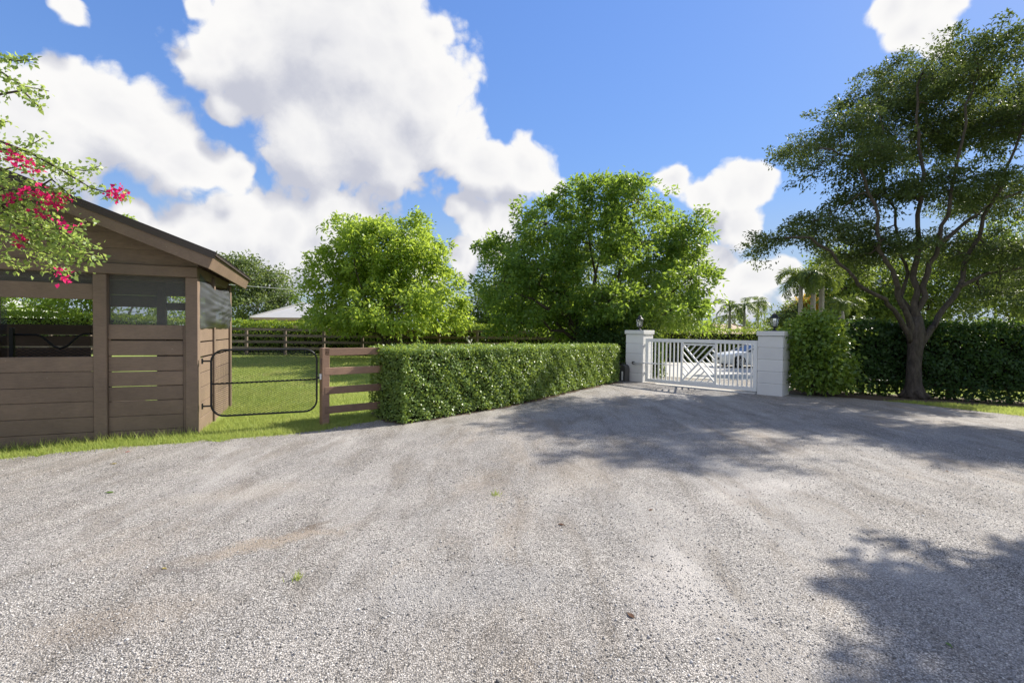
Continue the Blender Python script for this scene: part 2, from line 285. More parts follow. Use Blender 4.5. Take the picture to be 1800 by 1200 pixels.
def gravelmat():
    m, nt, b, N, L = new_mat('gravel'); tc = N('ShaderNodeTexCoord'); P = tc.outputs['Object']
    wob = nz(nt, 40, 2, 0.5, P)
    v1 = N('ShaderNodeTexVoronoi'); v1.inputs['Scale'].default_value = 105; L(P, v1.inputs['Vector'])
    v2 = N('ShaderNodeTexVoronoi'); v2.inputs['Scale'].default_value = 190; L(P, v2.inputs['Vector'])
    sep = N('ShaderNodeSeparateColor'); L(v1.outputs['Color'], sep.inputs[0])
    sep2 = N('ShaderNodeSeparateColor'); L(v2.outputs['Color'], sep2.inputs[0])
    st = ramp(nt, [(0.0, (0.05, 0.048, 0.045)), (0.3, (0.26, 0.247, 0.23)), (0.62, (0.39, 0.365, 0.335)), (0.88, (0.48, 0.45, 0.415)), (1.0, (0.7, 0.67, 0.62))]); L(sep.outputs[0], st.inputs[0])
    st2 = ramp(nt, [(0.0, (0.13, 0.122, 0.112)), (0.4, (0.3, 0.28, 0.257)), (1.0, (0.5, 0.465, 0.425))]); L(sep2.outputs[1], st2.inputs[0])
    c = mixc(nt, 0.32, st.outputs[0], st2.outputs[0])
    # gaps between stones
    gap = ramp(nt, [(0.3, (1.05, 1.05, 1.05)), (0.7, (0.42, 0.41, 0.4))]); L(v1.outputs['Distance'], gap.inputs[0])
    mp = N('ShaderNodeMapping'); mp.inputs['Scale'].default_value = (1, 1, 1); L(P, mp.inputs[0])
    c = mixc(nt, 1.0, c, gap.outputs[0], 'MULTIPLY')
    # packed stone dust in streaks along the wheel tracks (drive runs towards the gate)
    mp2 = N('ShaderNodeMapping'); mp2.inputs['Rotation'].default_value = (0, 0, rad(-38)); mp2.inputs['Scale'].default_value = (1.0, 0.28, 1); L(P, mp2.inputs[0])
    d1 = nz(nt, 0.95, 7, 0.62, mp2.outputs[0], 0.7); dr = ramp(nt, [(0.46, (0, 0, 0)), (0.66, (1, 1, 1))]); L(d1.outputs[0], dr.inputs[0])
    dm = N('ShaderNodeMath'); dm.operation = 'MULTIPLY'; dm.inputs[1].default_value = 0.5; L(dr.outputs[0], dm.inputs[0])
    c = mixc(nt, dm.outputs[0], c, (0.36, 0.34, 0.315))
    # brown sandy stains
    d2 = nz(nt, 0.5, 6, 0.65, mp2.outputs[0], 0.4); d2.inputs['Scale'].default_value = 0.7
    mp3 = N('ShaderNodeMapping'); mp3.inputs['Location'].default_value = (7.3, 2.1, 0); mp3.inputs['Rotation'].default_value = (0, 0, rad(-55)); mp3.inputs['Scale'].default_value = (1, 0.35, 1); L(P, mp3.inputs[0]); L(mp3.outputs[0], d2.inputs['Vector'])
    sr = ramp(nt, [(0.56, (0, 0, 0)), (0.72, (1, 1, 1))]); L(d2.outputs[0], sr.inputs[0])
    sm = N('ShaderNodeMath'); sm.operation = 'MULTIPLY'; sm.inputs[1].default_value = 0.55; L(sr.outputs[0], sm.inputs[0])
    c = mixc(nt, sm.outputs[0], c, (0.30, 0.245, 0.185))
    # sandy ruts worn through the stone
    for (sx, sy, ang, la, lb, amt, col_) in ((-1.95, 3.85, 58, .62, .13, .62, (.29, .235, .175)), (-1.72, 4.2, 30, .22, .1, .7, (.13, .10, .075)), (-2.4, 3.4, 62, .26, .05, .7, (.17, .15, .135)), (-2.3, 2.8, 70, .6, .22, .3, (.29, .24, .19)), (-2.9, 5.0, 60, 1.0, .3, .22, (.33, .285, .23)), (1.2, 6.2, 40, 1.4, .5, .3, (.34, .29, .23)), (3.0, 5.4, 65, 1.2, .25, .35, (.46, .43, .4)), (1.1, 3.3, 20, .7, .3, .35, (.46, .43, .4)), (-.3, 3.2, 75, .8, .3, .3, (.25, .245, .24))):
        mq = N('ShaderNodeMapping'); mq.vector_type = 'TEXTURE'; mq.inputs['Location'].default_value = (sx, sy, 0); mq.inputs['Rotation'].default_value = (0, 0, rad(90 - ang)); mq.inputs['Scale'].default_value = (la, lb, 1)
        wq = nz(nt, 3.2, 5, 0.65, P); sq = N('ShaderNodeVectorMath'); sq.operation = 'MULTIPLY_ADD'; sq.inputs[1].default_value = (.5, .5, 0); sq.inputs[2].default_value = (-.25, -.25, 0); L(wq.outputs['Color'], sq.inputs[0])
        aq = N('ShaderNodeVectorMath'); aq.operation = 'ADD'; L(P, aq.inputs[0]); L(sq.outputs[0], aq.inputs[1]); L(aq.outputs[0], mq.inputs[0])
        lq = N('ShaderNodeVectorMath'); lq.operation = 'LENGTH'; L(mq.outputs[0], lq.inputs[0])
        rq = N('ShaderNodeMapRange'); rq.interpolation_type = 'SMOOTHSTEP'; rq.inputs[1].default_value = 1.3; rq.inputs[2].default_value = .35; rq.inputs[3].default_value = 0; rq.inputs[4].default_value = amt; L(lq.outputs['Value'], rq.inputs[0])
        c = mixc(nt, rq.outputs[0], c, col_)
    # dark coarse drifts
    d3 = nz(nt, 1.6, 5, 0.6, P); r3 = ramp(nt, [(0.3, (0.88, 0.88, 0.89)), (0.65, (1.06, 1.05, 1.04))]); L(d3.outputs[0], r3.inputs[0])
    c = mixc(nt, 1.0, c, r3.outputs[0], 'MULTIPLY'); d4 = nz(nt, 2.6, 7, 0.68, mp2.outputs[0], 0.5); r4 = ramp(nt, [(0.36, (0.80, 0.775, 0.745)), (0.5, (1.0, 1.0, 1.0)), (0.66, (1.13, 1.13, 1.13))]); L(d4.outputs[0], r4.inputs[0]); c = mixc(nt, 1.0, c, r4.outputs[0], 'MULTIPLY')
    c = mixc(nt, 1.0, c, (1.20, 1.205, 1.205), 'MULTIPLY')
    L(c, b.inputs['Base Color']); b.inputs['Roughness'].default_value = 0.85; b.inputs['Specular IOR Level'].default_value = 0.25
    hs = N('ShaderNodeMath'); hs.operation = 'MULTIPLY_ADD'; hs.inputs[1].default_value = -1.0; hs.inputs[2].default_value = 1.0; L(v1.outputs['Distance'], hs.inputs[0])
    h2 = N('ShaderNodeMath'); h2.operation = 'ADD'; L(hs.outputs[0], h2.inputs[0]); L(sep.outputs[1], h2.inputs[1])
    bump(nt, b, h2.outputs[0], 0.75, 0.008); return m

def groundmat(name, stops, scale, fine, bs=0.6, dist=0.03):
    m, nt, b, N, L = new_mat(name); tc = N('ShaderNodeTexCoord')
    n1 = nz(nt, scale, 6, 0.6, tc.outputs['Object']); n2 = nz(nt, fine, 4, 0.7, tc.outputs['Object'])
    a = N('ShaderNodeMath'); a.operation = 'ADD'; L(n1.outputs[0], a.inputs[0]); L(n2.outputs[0], a.inputs[1])
    h = N('ShaderNodeMath'); h.operation = 'MULTIPLY'; h.inputs[1].default_value = 0.5; L(a.outputs[0], h.inputs[0])
    r = ramp(nt, stops); L(h.outputs[0], r.inputs[0]); L(r.outputs[0], b.inputs['Base Color']); b.inputs['Roughness'].default_value = 0.95; b.inputs['Specular IOR Level'].default_value = 0.1
    bump(nt, b, n2.outputs[0], bs, dist); return m

M = {}
M['wood'] = painted('brown_paint', (0.2, 0.143, 0.103), 0.62, 0.10, (0.7, 5, 11), chips=0.3, chipcol=(0.3, 0.25, 0.2))
M['fence'] = painted('brown_fence_paint', (0.25, 0.155, 0.105), 0.65, 0.2, (0.6, 6, 8), chips=0.3)
M['darkfence'] = painted('weathered_dark_fence', (0.16, 0.125, 0.095), 0.8, 0.3, (0.6, 6, 8))
M['roof'] = painted('dark_metal_roof', (0.06, 0.045, 0.04), 0.45, 0.08)
M['rwood'] = painted('rake_paint', (0.2, 0.14, 0.1), 0.6, 0.12, (2, 8, 8), chips=0.3)
M['black'] = painted('black_steel', (0.012, 0.012, 0.013), 0.42, 0.15)
M['white'] = painted('white_gate_paint', (0.78, 0.78, 0.76), 0.5, 0.04)
M['pillar'] = painted('white_stucco', (0.70, 0.695, 0.68), 0.75, 0.04)
M['lawn'] = groundmat('lawn_soil', [(0.3, (0.16, 0.22, 0.04)), (0.5, (0.24, 0.30, 0.08)), (0.7, (0.33, 0.34, 0.13))], 0.8, 60)
M['soil'] = groundmat('soil', [(0.3, (0.07, 0.052, 0.038)), (0.55, (0.15, 0.115, 0.085)), (0.75, (0.24, 0.2, 0.15))], 2.0, 40)
M['road'] = groundmat('concrete_road', [(0.3, (0.5, 0.48, 0.45)), (0.7, (0.6, 0.58, 0.54))], 0.7, 25, 0.15, 0.005)
M['gravel'] = gravelmat()
M['bark_grey'] = barkmat('bark_grey', (0.045, 0.037, 0.03), (0.115, 0.095, 0.078), 12)
M['bark_dark'] = barkmat('bark_dark', (0.04, 0.032, 0.025), (0.11, 0.09, 0.07), 9)
M['bark_pale'] = barkmat('bark_pale', (0.16, 0.145, 0.125), (0.33, 0.31, 0.28), 7)
M['palm_trunk'] = barkmat('palm_trunk', (0.2, 0.18, 0.15), (0.36, 0.34, 0.3), 5)
M['twig'] = plain('hedge_dark_core', (0.022, 0.022, 0.012), 0.95, 0, 0.05)  # near-black colour of the added light-blocking box inside each hedge
M['L_mid'] = leafmat('leaf_bright', (0.10, 0.185, 0.036), (0.26, 0.38, 0.065), 0.5, (0.6, 0.74, 0.08), 0.45, 0.35, 0.35)
M['L_big'] = leafmat('leaf_ficus', (0.055, 0.125, 0.034), (0.155, 0.26, 0.055), 0.46, (0.46, 0.62, 0.06), 0.45, 0.35, 0.3)
M['L_right'] = leafmat('leaf_fine_dark', (0.04, 0.068, 0.03), (0.09, 0.13, 0.043), 0.3, (0.24, 0.31, 0.055), 0.55, 0.25, 0.5)
M['L_hedge'] = leafmat('leaf_hedge', (0.075, 0.15, 0.04), (0.24, 0.35, 0.085), 0.3, (0.52, 0.64, 0.08), 0.4, 0.5, 1.2)
M['L_farhedge'] = leafmat('leaf_farhedge', (0.06, 0.12, 0.024), (0.2, 0.3, 0.04), 0.4, (0.5, 0.62, 0.05), 0.4, 0.4, 0.6)
M['L_clusia'] = leafmat('leaf_broad', (0.06, 0.125, 0.026), (0.19, 0.30, 0.05), 0.38, (0.44, 0.56, 0.05), 0.32, 0.5, 1.0)
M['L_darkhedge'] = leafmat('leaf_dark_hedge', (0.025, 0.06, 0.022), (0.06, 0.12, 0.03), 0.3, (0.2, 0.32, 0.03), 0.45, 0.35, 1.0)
M['L_far'] = leafmat('leaf_far', (0.06, 0.095, 0.04), (0.13, 0.18, 0.065), 0.4, (0.3, 0.38, 0.08), 0.5, 0.3, 0.25)
M['L_far2'] = leafmat('leaf_far_green', (0.045, 0.085, 0.024), (0.12, 0.19, 0.035), 0.42, (0.36, 0.46, 0.05), 0.5, 0.3, 0.25)
M['L_palm'] = leafmat('leaf_palm', (0.055, 0.095, 0.024), (0.13, 0.19, 0.04), 0.35, (0.32, 0.4, 0.05), 0.4, 0.4, 0.4)
M['L_yellow'] = leafmat('flower_yellow', (0.3, 0.2, 0.02), (0.6, 0.4, 0.03), 0.35, (0.8, 0.55, 0.05), 0.6, 0.2, 1.0)
M['L_boug'] = leafmat('leaf_bougainvillea', (0.12, 0.22, 0.06), (0.34, 0.44, 0.13), 0.5, (0.62, 0.74, 0.16), 0.4, 0.45, 2.0)
M['bract'] = leafmat('bract_magenta', (0.55, 0.012, 0.10), (0.78, 0.03, 0.2), 0.45, (0.95, 0.04, 0.24), 0.6, 0.2, 3.0)
M['grass'] = leafmat('grass_blade', (0.19, 0.27, 0.05), (0.36, 0.43, 0.12), 0.45, (0.6, 0.66, 0.17), 0.55, 0.25, 0.5, (0.46, 0.4, 0.19))

# ================================================================ SETTING
def gz(x, y):
    x = np.asarray(x, float); y = np.asarray(y, float)
    d = (x - 5.8) * 0.711 + (y - 15.1) * 0.703
    z = 0.27 * sstep(10, 24, y) * (1 - sstep(1.5, 6, x)) - 0.25 * sstep(0.8, 7, d) * sstep(3.0, 6.5, x)
    return z - 0.06 * sstep(-5.6, -7.6, x) * sstep(9.5, 7.5, y)

def gza(x, y): return float(gz(x, y))

def axis(lo, hi, step, far):
    a = list(np.arange(lo, hi + 1e-6, step)); s = step
    while a[-1] < far: s *= 1.35; a.append(a[-1] + s)
    s = step
    while a[0] > -far: s *= 1.35; a.insert(0, a[0] - s)
    return np.array(a)

def ground_sheet():
    xs = axis(-26, 26, 0.5, 900); ys = axis(-6, 36, 0.5, 900)
    X, Y = np.meshgrid(xs, ys); Z = gz(X, Y) - 0.012
    V = np.stack([X, Y, Z], -1).reshape(-1, 3); nx, ny = len(xs), len(ys)
    i = np.arange(nx * ny).reshape(ny, nx)
    F = np.stack([i[:-1, :-1], i[:-1, 1:], i[1:, 1:], i[1:, :-1]], -1).reshape(-1, 4)
    tag(np_mesh('ground', V, F, M['lawn'], smooth=True), kind='structure')
ground_sheet()

def sheet(name, poly, mat, dz, step, jitter, seed, kind='structure'):
    """a ground sheet with an uneven outline, following the terrain"""
    rng = random.Random(seed); pts = []
    n = len(poly)
    for k in range(n):
        a, b = Vector(poly[k]), Vector(poly[(k + 1) % n]); L = (b - a).length; m = max(1, int(L / 0.12)) if L < 30 and jitter else max(1, int(L / 2))
        nrm = Vector((-(b - a).y, (b - a).x)).normalized() if L else Vector((0, 0))
        for q in range(m):
            p = a.lerp(b, q / m) + nrm * (rng.gauss(0, jitter) if q and jitter else 0); pts.append(p)
    nb = len(pts); edges = [(k, (k + 1) % nb) for k in range(nb)]
    xs = [p[0] for p in poly]; ys = [p[1] for p in poly]
    x = min(xs)
    while x < max(xs):
        y = min(ys)
        while y < max(ys): pts.append(Vector((x + rng.uniform(-.1, .1) * step, y + rng.uniform(-.1, .1) * step))); y += step
        x += step
    r = delaunay_2d_cdt(pts, edges, [list(range(nb))], 1, 1e-4)
    V = [(p.x, p.y, gza(p.x, p.y) + dz) for p in r[0]]
    me = bpy.data.meshes.new(name); me.from_pydata(V, [], r[2]); me.update()
    bm = bmesh.new(); bm.from_mesh(me)
    for f in bm.faces:
        if f.normal.z < 0: f.normal_flip()
    bm.to_mesh(me); bm.free()
    return tag(link_mesh(name, me, mat), kind=kind)

GRAVEL = [(-14, 2.5), (-9, 5.3), (-6.95, 6.32), (-6.0, 6.75), (-4.86, 7.28), (-4.2, 7.62), (-3.68, 7.88), (-3.15, 8.35), (-2.6, 9.2), (-1.7, 9.6),
          (0.0, 11.5), (3.2, 16.4), (4.2, 17.3), (5.4, 19.0), (6.4, 20.5), (12.2, 20.5), (9.6, 16.4), (7.9, 14.3), (8.2, 13.75), (8.9, 13.5), (9.6, 12.9), (10.18, 12.34), (10.7, 11.4), (11.22, 10.42), (12.6, 8.4), (14.5, 6.2), (16, 3), (16, -8), (-14, -8)]
sheet('gravel_drive', GRAVEL, M['gravel'], 0.008, 0.7, 0.05, 3)
sheet('bare_soil', [(8.1, 14.2), (8.3, 13.7), (8.9, 13.48), (9.6, 12.95), (10.2, 12.75), (11.3, 12.6), (12.6, 12.3), (17, 11.0), (19, 13), (15, 15.2), (9.5, 16.4), (8.4, 15.2)], M['soil'], -0.002, 0.7, 0.08, 5)
sheet('hedge_bed', [(-2.95, 9.9), (-2.45, 9.1), (-1.98, 8.80), (0.0, 10.95), (1.85, 13.55), (3.75, 16.05), (3.0, 17.2), (-1.2, 11.9)], M['soil'], 0.014, 0.6, 0.05, 6)
sheet('barn_floor', [(-5.3, 7.85), (-8.6, 6.5), (-11, 12), (-6.6, 10.8)], M['soil'], 0.004, 0.7, 0.03, 7)
sheet('road', [(6.0, 20.4), (60, 20.0), (120, 19), (120, 31), (40, 32.3), (2.5, 32.3), (3.6, 26)], M['road'], 0.02, 1.5, 0.0, 8)

# ================================================================ STABLE (left)
BA = rad(22); BX, BY = -5.16, 7.85
barn = thing('stable', 'brown plank stable with dark metal roof and mesh screens at left', 'stable', (BX, BY, 0), BA)
D, RW = 3.05, 5.4                       # depth, width
E_, O_ = 0.30, 0.38                     # eave and rake overhang
SL = 0.385                              # roof slope
def rz_(x):                             # roof underside-line height over local x
    return 2.90 + SL * (E_ - x) if x > -RW / 2 else 2.90 + SL * (E_ + RW / 2) - SL * (-RW / 2 - x)
def bpost(x0, x1, y0, y1, z1, name='post', z0=-0.12):
    return MB().box(((x0+x1)/2, (y0+y1)/2, (z0+z1)/2), (x1-x0, y1-y0, z1-z0)).build(name, M['wood'], barn, bevel=0.008)
def plank(x0, x1, y0, y1, z0, z1, name='plank', mat='wood', bev=0.005):
    return MB().box(((x0+x1)/2, (y0+y1)/2, (z0+z1)/2), (x1-x0, y1-y0, z1-z0)).build(name, M[mat], barn, bevel=bev)
rnd = random.Random(11)
# front posts
bpost(-0.175, 0.0, 0.0, 0.175, 2.57); bpost(-1.375, -1.205, -0.005, 0.165, 2.57); bpost(-3.9, -3.73, 0, 0.17, 2.57); bpost(-RW, -RW+.17, 0, .17, 2.57)
# header
plank(-RW, -0.004, -0.03, 0.14, 2.573, 2.735, 'header_beam')
# nailer strip beside the corner post and infill
plank(-0.215, -0.178, 0.04, 0.15, -0.1, 1.79, 'nailer')
# right bay planks (gaps between the upper ones)
tops = [1.79, 1.535, 1.285, 1.045, 0.808, 0.577, 0.34, 0.108]; gaps = [.024, .02, .010, .010, .009, .005, .005, 0]
for k, t in enumerate(tops):
    b = (tops[k+1] + gaps[k]) if k < 7 else -0.12
    plank(-1.203, -0.218, 0.045 + rnd.uniform(-.003, .003), 0.085, b, t)
# left bay planks
tops = [1.29, 1.062, 0.822, 0.60, 0.36, 0.125]
for x0, x1 in ((-3.728, -1.378), (-RW+.172, -3.902)):
    for k, t in enumerate(tops):
        b = tops[k+1] + 0.005 if k < 5 else -0.15
        plank(x0, x1, 0.02 + rnd.uniform(-.004, .004), 0.06, b, t)
    plank(x0, x1, 0.03, 0.07, 2.17, 2.41, 'top_board')
# side wall (facing the paddock)
bpost(-0.13, 0.025, 1.22, 1.33, 2.7); bpost(-0.14, 0.03, D-.12, D+.03, 2.7)
plank(-0.14, -0.02, 0.18, D, 2.60, 2.76, 'side_beam')
tops = [1.785, 1.50, 1.235, 0.98, 0.73, 0.48, 0.22]
for y0, y1 in ((0.178, 1.217), (1.333, D-.123)):
    for k, t in enumerate(tops):
        b = tops[k+1] + (0.03 if k < 2 else 0.01) if k < 6 else -0.12
        o = rnd.uniform(-.01, .01) if k == 0 else 0
        plank(-0.05, -0.012, y0, y1, b + o, t + o)
# rear wall and inside
for x in (-1.17, -3.85, -RW+.17): bpost(x-.15, x, D-.15, D, 2.72)
tops = [1.785, 1.56, 1.33, 1.10, 0.86, 0.62, 0.38, 0.14]
for x0, x1 in ((-1.168, -0.142), (-2.45, -1.322), (-3.848, -2.46), (-RW+.172, -4.002)):
    for k, t in enumerate(tops):
        b = tops[k+1] + (0.03 if k in (0, 1) else 0.008) if k < 7 else -0.12
        if x0 == -2.45 and k > 1: continue      # doorway to the paddock
        plank(x0, x1, D-.06, D-.02, b, t)
    if x0 > -1.3: plank(x0, x1, D-.07, D-.03, 2.12, 2.28, 'top_board')
plank(-RW, -0.142, D-.13, D-.002, 2.42, 2.76, 'rear_beam')
plank(-2.35, -1.322, D-.09, D-.05, 2.17, 2.41, 'top_board')
for y in (1.25,):
    plank(-RW, -0.14, y, y+.1, 2.58, 2.74, 'tie_beam')
# left end wall
tops = [1.785, 1.56, 1.33, 1.10, 0.86, 0.62, 0.38, 0.14]
for k, t in enumerate(tops):
    plank(-RW+.02, -RW+.06, .172, D-.152, (tops[k+1]+.006) if k < 7 else -.12, t)
# gable siding: overlapping boards, front and rear
for yy, th in ((0.02, 0.04), (D-.06, 0.04)):
    z = 2.74; k = 0
    while z < 3.95:
        z1 = z + 0.235
        def xr(zz): return E_ - (zz - 2.86) / SL
        a0 = min(xr(z), -0.002); a1 = min(xr(z1), -0.002); l0 = -RW - a0; l1 = -RW - a1
        if a1 < l1: a1 = l1 = -RW / 2
        if a0 - l0 < 0.1: break
        ax = lambda u, v, d: (u, d, v)
        MB().prism([(l0, z + .003), (a0, z + .003), (a1, z1), (l1, z1)], ax, yy, yy + th).build('gable_board', M['wood'], barn)
        z = z1
# roof: two sheets with ribs, rake boards, eave fascia, rafters
def roof_pt(x, y, off): return (x, y, rz_(x) + off)
Y0, Y1 = -O_, D + 0.68
for side in (1, -1):
    xe = E_ + .03 if side == 1 else -RW - E_ - .03; xm = -RW / 2
    p = [roof_pt(xe, Y0 - .03, .0), roof_pt(xm, Y0 - .03, .0), roof_pt(xm, Y1 + .03, .0), roof_pt(xe, Y1 + .03, .0)]
    if side == -1: p = p[::-1]
    mb = MB(); q = [(a, b, c + .035) for a, b, c in p]; mb.add(p + q, [(3,2,1,0),(4,5,6,7),(0,1,5,4),(1,2,6,5),(2,3,7,6),(3,0,4,7)])
    rf = mb.build('roof_sheet', M['roof'], barn)
    y = Y0 + .02
    while y < Y1:
        MB().beam((xe, y, rz_(xe) + .05), (xm, y, rz_(xm) + .05), .035, .03).build('rib', M['roof'], rf); y += 0.23
MB().beam((-RW/2, Y0-.04, rz_(-RW/2)+.045), (-RW/2, Y1+.04, rz_(-RW/2)+.045), .3, .03).build('ridge_cap', M['roof'], barn)
for yy in (Y0 - .012, Y1 - .028):
    for side in (1, -1):
        xe = E_ if side == 1 else -RW - E_; ax = lambda u, v, d: (u, d, v); xm = -RW/2
        MB().prism([(xe, rz_(xe) - .005), (xm, rz_(xm) - .005), (xm, rz_(xm) - .2), (xe - side * .075, rz_(xe) - .215)], ax, yy, yy + .04).build('rake_board', M['rwood'], barn, bevel=.004)
        MB().prism([(xe + side*.012, rz_(xe) - .003), (xm, rz_(xm) - .003), (xm, rz_(xm) - .055), (xe + side*.012, rz_(xe) - .058)], ax, yy - .016, yy - .001).build('rake_trim', M['roof'], barn)
for side in (1, -1):
    xe = E_ if side == 1 else -RW - E_; ax = lambda u, v, d: (u, d, v)
    s = side
    MB().prism([(xe, rz_(xe) - .006), (xe - s*.035, rz_(xe) + .005), (xe - s*.11, rz_(xe) - .20), (xe - s*.075, rz_(xe) - .213)], ax, Y0 + .03, Y1 - .03).build('fascia_board', M['rwood'], barn, bevel=.004)
y = Y0 + .25
while y < Y1 - .1:
    for side in (1, -1):
        xe = E_ - .13 if side == 1 else -RW - E_ + .13
        MB().beam((xe, y, rz_(xe) - .075), (-RW/2, y, rz_(-RW/2) - .075), .045, .13).build('rafter', M['wood'], barn)
    y += 0.62
# mesh screens
M['screen'] = clothmat('black_mesh_screen', (0.13, 0.135, 0.135), 0.46, 0.5)
M['screen_side'] = clothmat('grey_shade_cloth', (0.06, 0.063, 0.066), 0.86, 0.5)
def screen(name, x0, x1, y0, y1, z0, z1, mat, bulge=0.0, n=14, sag=0.0, seed=0):
    """a stretched sheet: along (x0,y0)->(x1,y1), bellied to its right-hand side"""
    rg = np.random.default_rng(seed); u = np.linspace(0, 1, n); U, T = np.meshgrid(u, u)
    dx, dy = x1 - x0, y1 - y0; L = math.hypot(dx, dy); nx, ny = dy / L, -dx / L
    B = bulge * np.sin(np.pi * U) ** .8 * np.sin(np.pi * np.clip(T * 1.0, 0, 1)) ** .7 * (0.75 + .5 * (1 - T))
    W_ = 0.006 * np.sin(U * 21 + 4 * np.sin(T * 5)) + (0.014 if bulge else 0) * (np.sin((U * 1.2 + T * 2.2) * 9 + 2 * np.sin(U * 7)) + .6 * np.sin(T * 46 + 5 * U) ** 3 + .5 * np.sin((U - T * .7) * 31 + 3 * np.sin(T * 9))) * np.sin(np.pi * U) ** .5
    Z = z0 + (z1 - z0) * T - sag * np.sin(np.pi * U) * T
    V = np.stack([x0 + dx*U + nx*(B+W_), y0 + dy*U + ny*(B+W_), Z], -1).reshape(-1, 3); i = np.arange(n*n).reshape(n, n)
    F = np.stack([i[:-1, :-1], i[:-1, 1:], i[1:, 1:], i[1:, :-1]], -1).reshape(-1, 4)
    return np_mesh(name, V, F, mat, barn, True)
screen('mesh_screen', -1.2, -.18, .1, .1, 1.77, 2.60, M['screen'])
screen('mesh_screen', -3.73, -1.38, .1, .1, 2.36, 2.60, M['screen'])
screen('mesh_screen', -RW+.17, -3.9, .1, .1, 1.28, 2.60, M['screen'])
screen('shade_cloth', .0, .0, .14, D-.02, 1.74, 2.66, M['screen_side'], 0.17, 56, 0.16)
screen('mesh_screen', -3.72, -3.72, 1.3, D-.1, .9, 2.45, M['screen'])
# yoke stall gate inside
yk = thing('stall_gate', 'black metal stall gate with dipped yoke top inside the stable', 'gate', (BX, BY, 0), BA)
yy = 1.6
MB().tube([(-3.02, yy, 1.60), (-2.72, yy, 1.60), (-2.64, yy, 1.57), (-2.48, yy, 1.40), (-2.40, yy, 1.365), (-2.3, yy, 1.40), (-2.14, yy, 1.58), (-2.06, yy, 1.62), (-1.72, yy, 1.62)], .019, 8).build('yoke_bar', M['black'], yk, True)
for x in (-3.04, -1.7): MB().box((x, yy, .87), (.06, .06, 1.7)).build('upright', M['black'], yk, bevel=.006)
for z in (.25, 1.2): MB().beam((-3.02, yy, z), (-1.72, yy, z), .035, .035).build('crossbar', M['black'], yk)
def diamond_mesh(x0, x1, z0, z1, y, step, w, slope=0.5, corner=0.0, n=3):
    mb = MB()
    def inside(x, z):
        if not (x0 <= x <= x1 and z0 <= z <= z1): return False
        if corner:
            cx = min(max(x, x0 + corner), x1 - corner); cz = min(max(z, z0 + corner), z1 - corner)
            return (x - cx) ** 2 + (z - cz) ** 2 <= corner ** 2 + 1e-6
        return True
    for sg in (1, -1):
        c = z0 - (x1 - x0) * slope - step
        while c < z1 + (x1 - x0) * slope + step:
            xs = [x0 + (x1 - x0) * k / 80 for k in range(81)]
            ins = [x for x in xs if inside(x, c + sg * slope * (x - (x0 if sg == 1 else x0)))]
            if len(ins) > 1:
                a, b = ins[0], ins[-1]; mb.tube([(a, y, c + sg*slope*(a-x0)), (b, y, c + sg*slope*(b-x0))], w, n, False)
            c += step
    return mb
tag(diamond_mesh(-3.0, -1.74, .27, 1.35, yy, .05, .004, .5).build('wire_mesh', M['black'], yk), kind='stuff')

# ================================================================ PADDOCK GATE (black steel, expanded mesh)
gx0, gy0 = BX + .06*math.cos(BA) , BY + .06
GP0 = Vector((-5.09, 7.93)); GP1 = Vector((-3.50, 8.66)); ga = math.atan2(GP1.y - GP0.y, GP1.x - GP0.x); GL_ = (GP1 - GP0).length
pg = thing('paddock_gate', 'black steel mesh gate with rounded corners hung on the stable post', 'gate', (GP0.x, GP0.y, 0), ga)
x0, x1, z0, z1, cr = .08, GL_ - .035, .27, 1.385, .2
pts = []
for cx, cz, a0 in ((x1-cr, z1-cr, 0), (x0+cr, z1-cr, 90), (x0+cr, z0+cr, 180), (x1-cr, z0+cr, 270)):
    for k in range(7): a = rad(a0 + 15*k); pts.append((cx + cr*math.cos(a), 0, cz + cr*math.sin(a)))
pts += [pts[0], pts[1]]
MB().tube(pts, .0165, 10, False).build('frame', M['black'], pg, True)
MB().tube([(x0, 0, .815), (x1, 0, .845)], .014, 8).build('middle_rail', M['black'], pg, True)
tag(diamond_mesh(x0+.01, x1-.01, z0+.01, z1-.01, 0, .033, .0027, .45, cr).build('wire_mesh', M['black'], pg), kind='stuff')
for z in (.45, 1.2):
    h = MB().tube([(-.04, 0, z), (x0, 0, z)], .014, 8); h.box((-.045, 0, z), (.02, .05, .09)); h.build('hinge', M['black'], pg)
MB().box((x1+.02, -.02, .87), (.05, .03, .04)).build('latch', M['black'], pg)

# ================================================================ NEAR RAIL FENCE (from gate post into the hedge)
FD = rad(40)
nf = thing('rail_fence', 'short brown four-rail fence between mesh gate and clipped hedge', 'fence', (-3.42, 8.72, 0), FD)
MB().box((0, 0, .64), (.135, .15, 1.54)).build('post', M['fence'], nf, bevel=.008)
MB().box((1.75, .02, .62), (.13, .13, 1.48)).build('post', M['fence'], nf, bevel=.008)
for k, zt in enumerate((1.405, 1.05, .70, .345)):
    MB().box((.93, -.055 - .002*k, zt - .068), (1.9, .04, .135)).build('rail', M['fence'], nf, bevel=.005)
lat = MB().box((-.085, -.03, .89), (.03, .05, .1)); lat.build('latch_plate', M['pillar'], nf, bevel=.004)
MB().box((-.078, -.02, 1.12), (.014, .05, .2)).build('strike_strip', M['rwood'], nf)

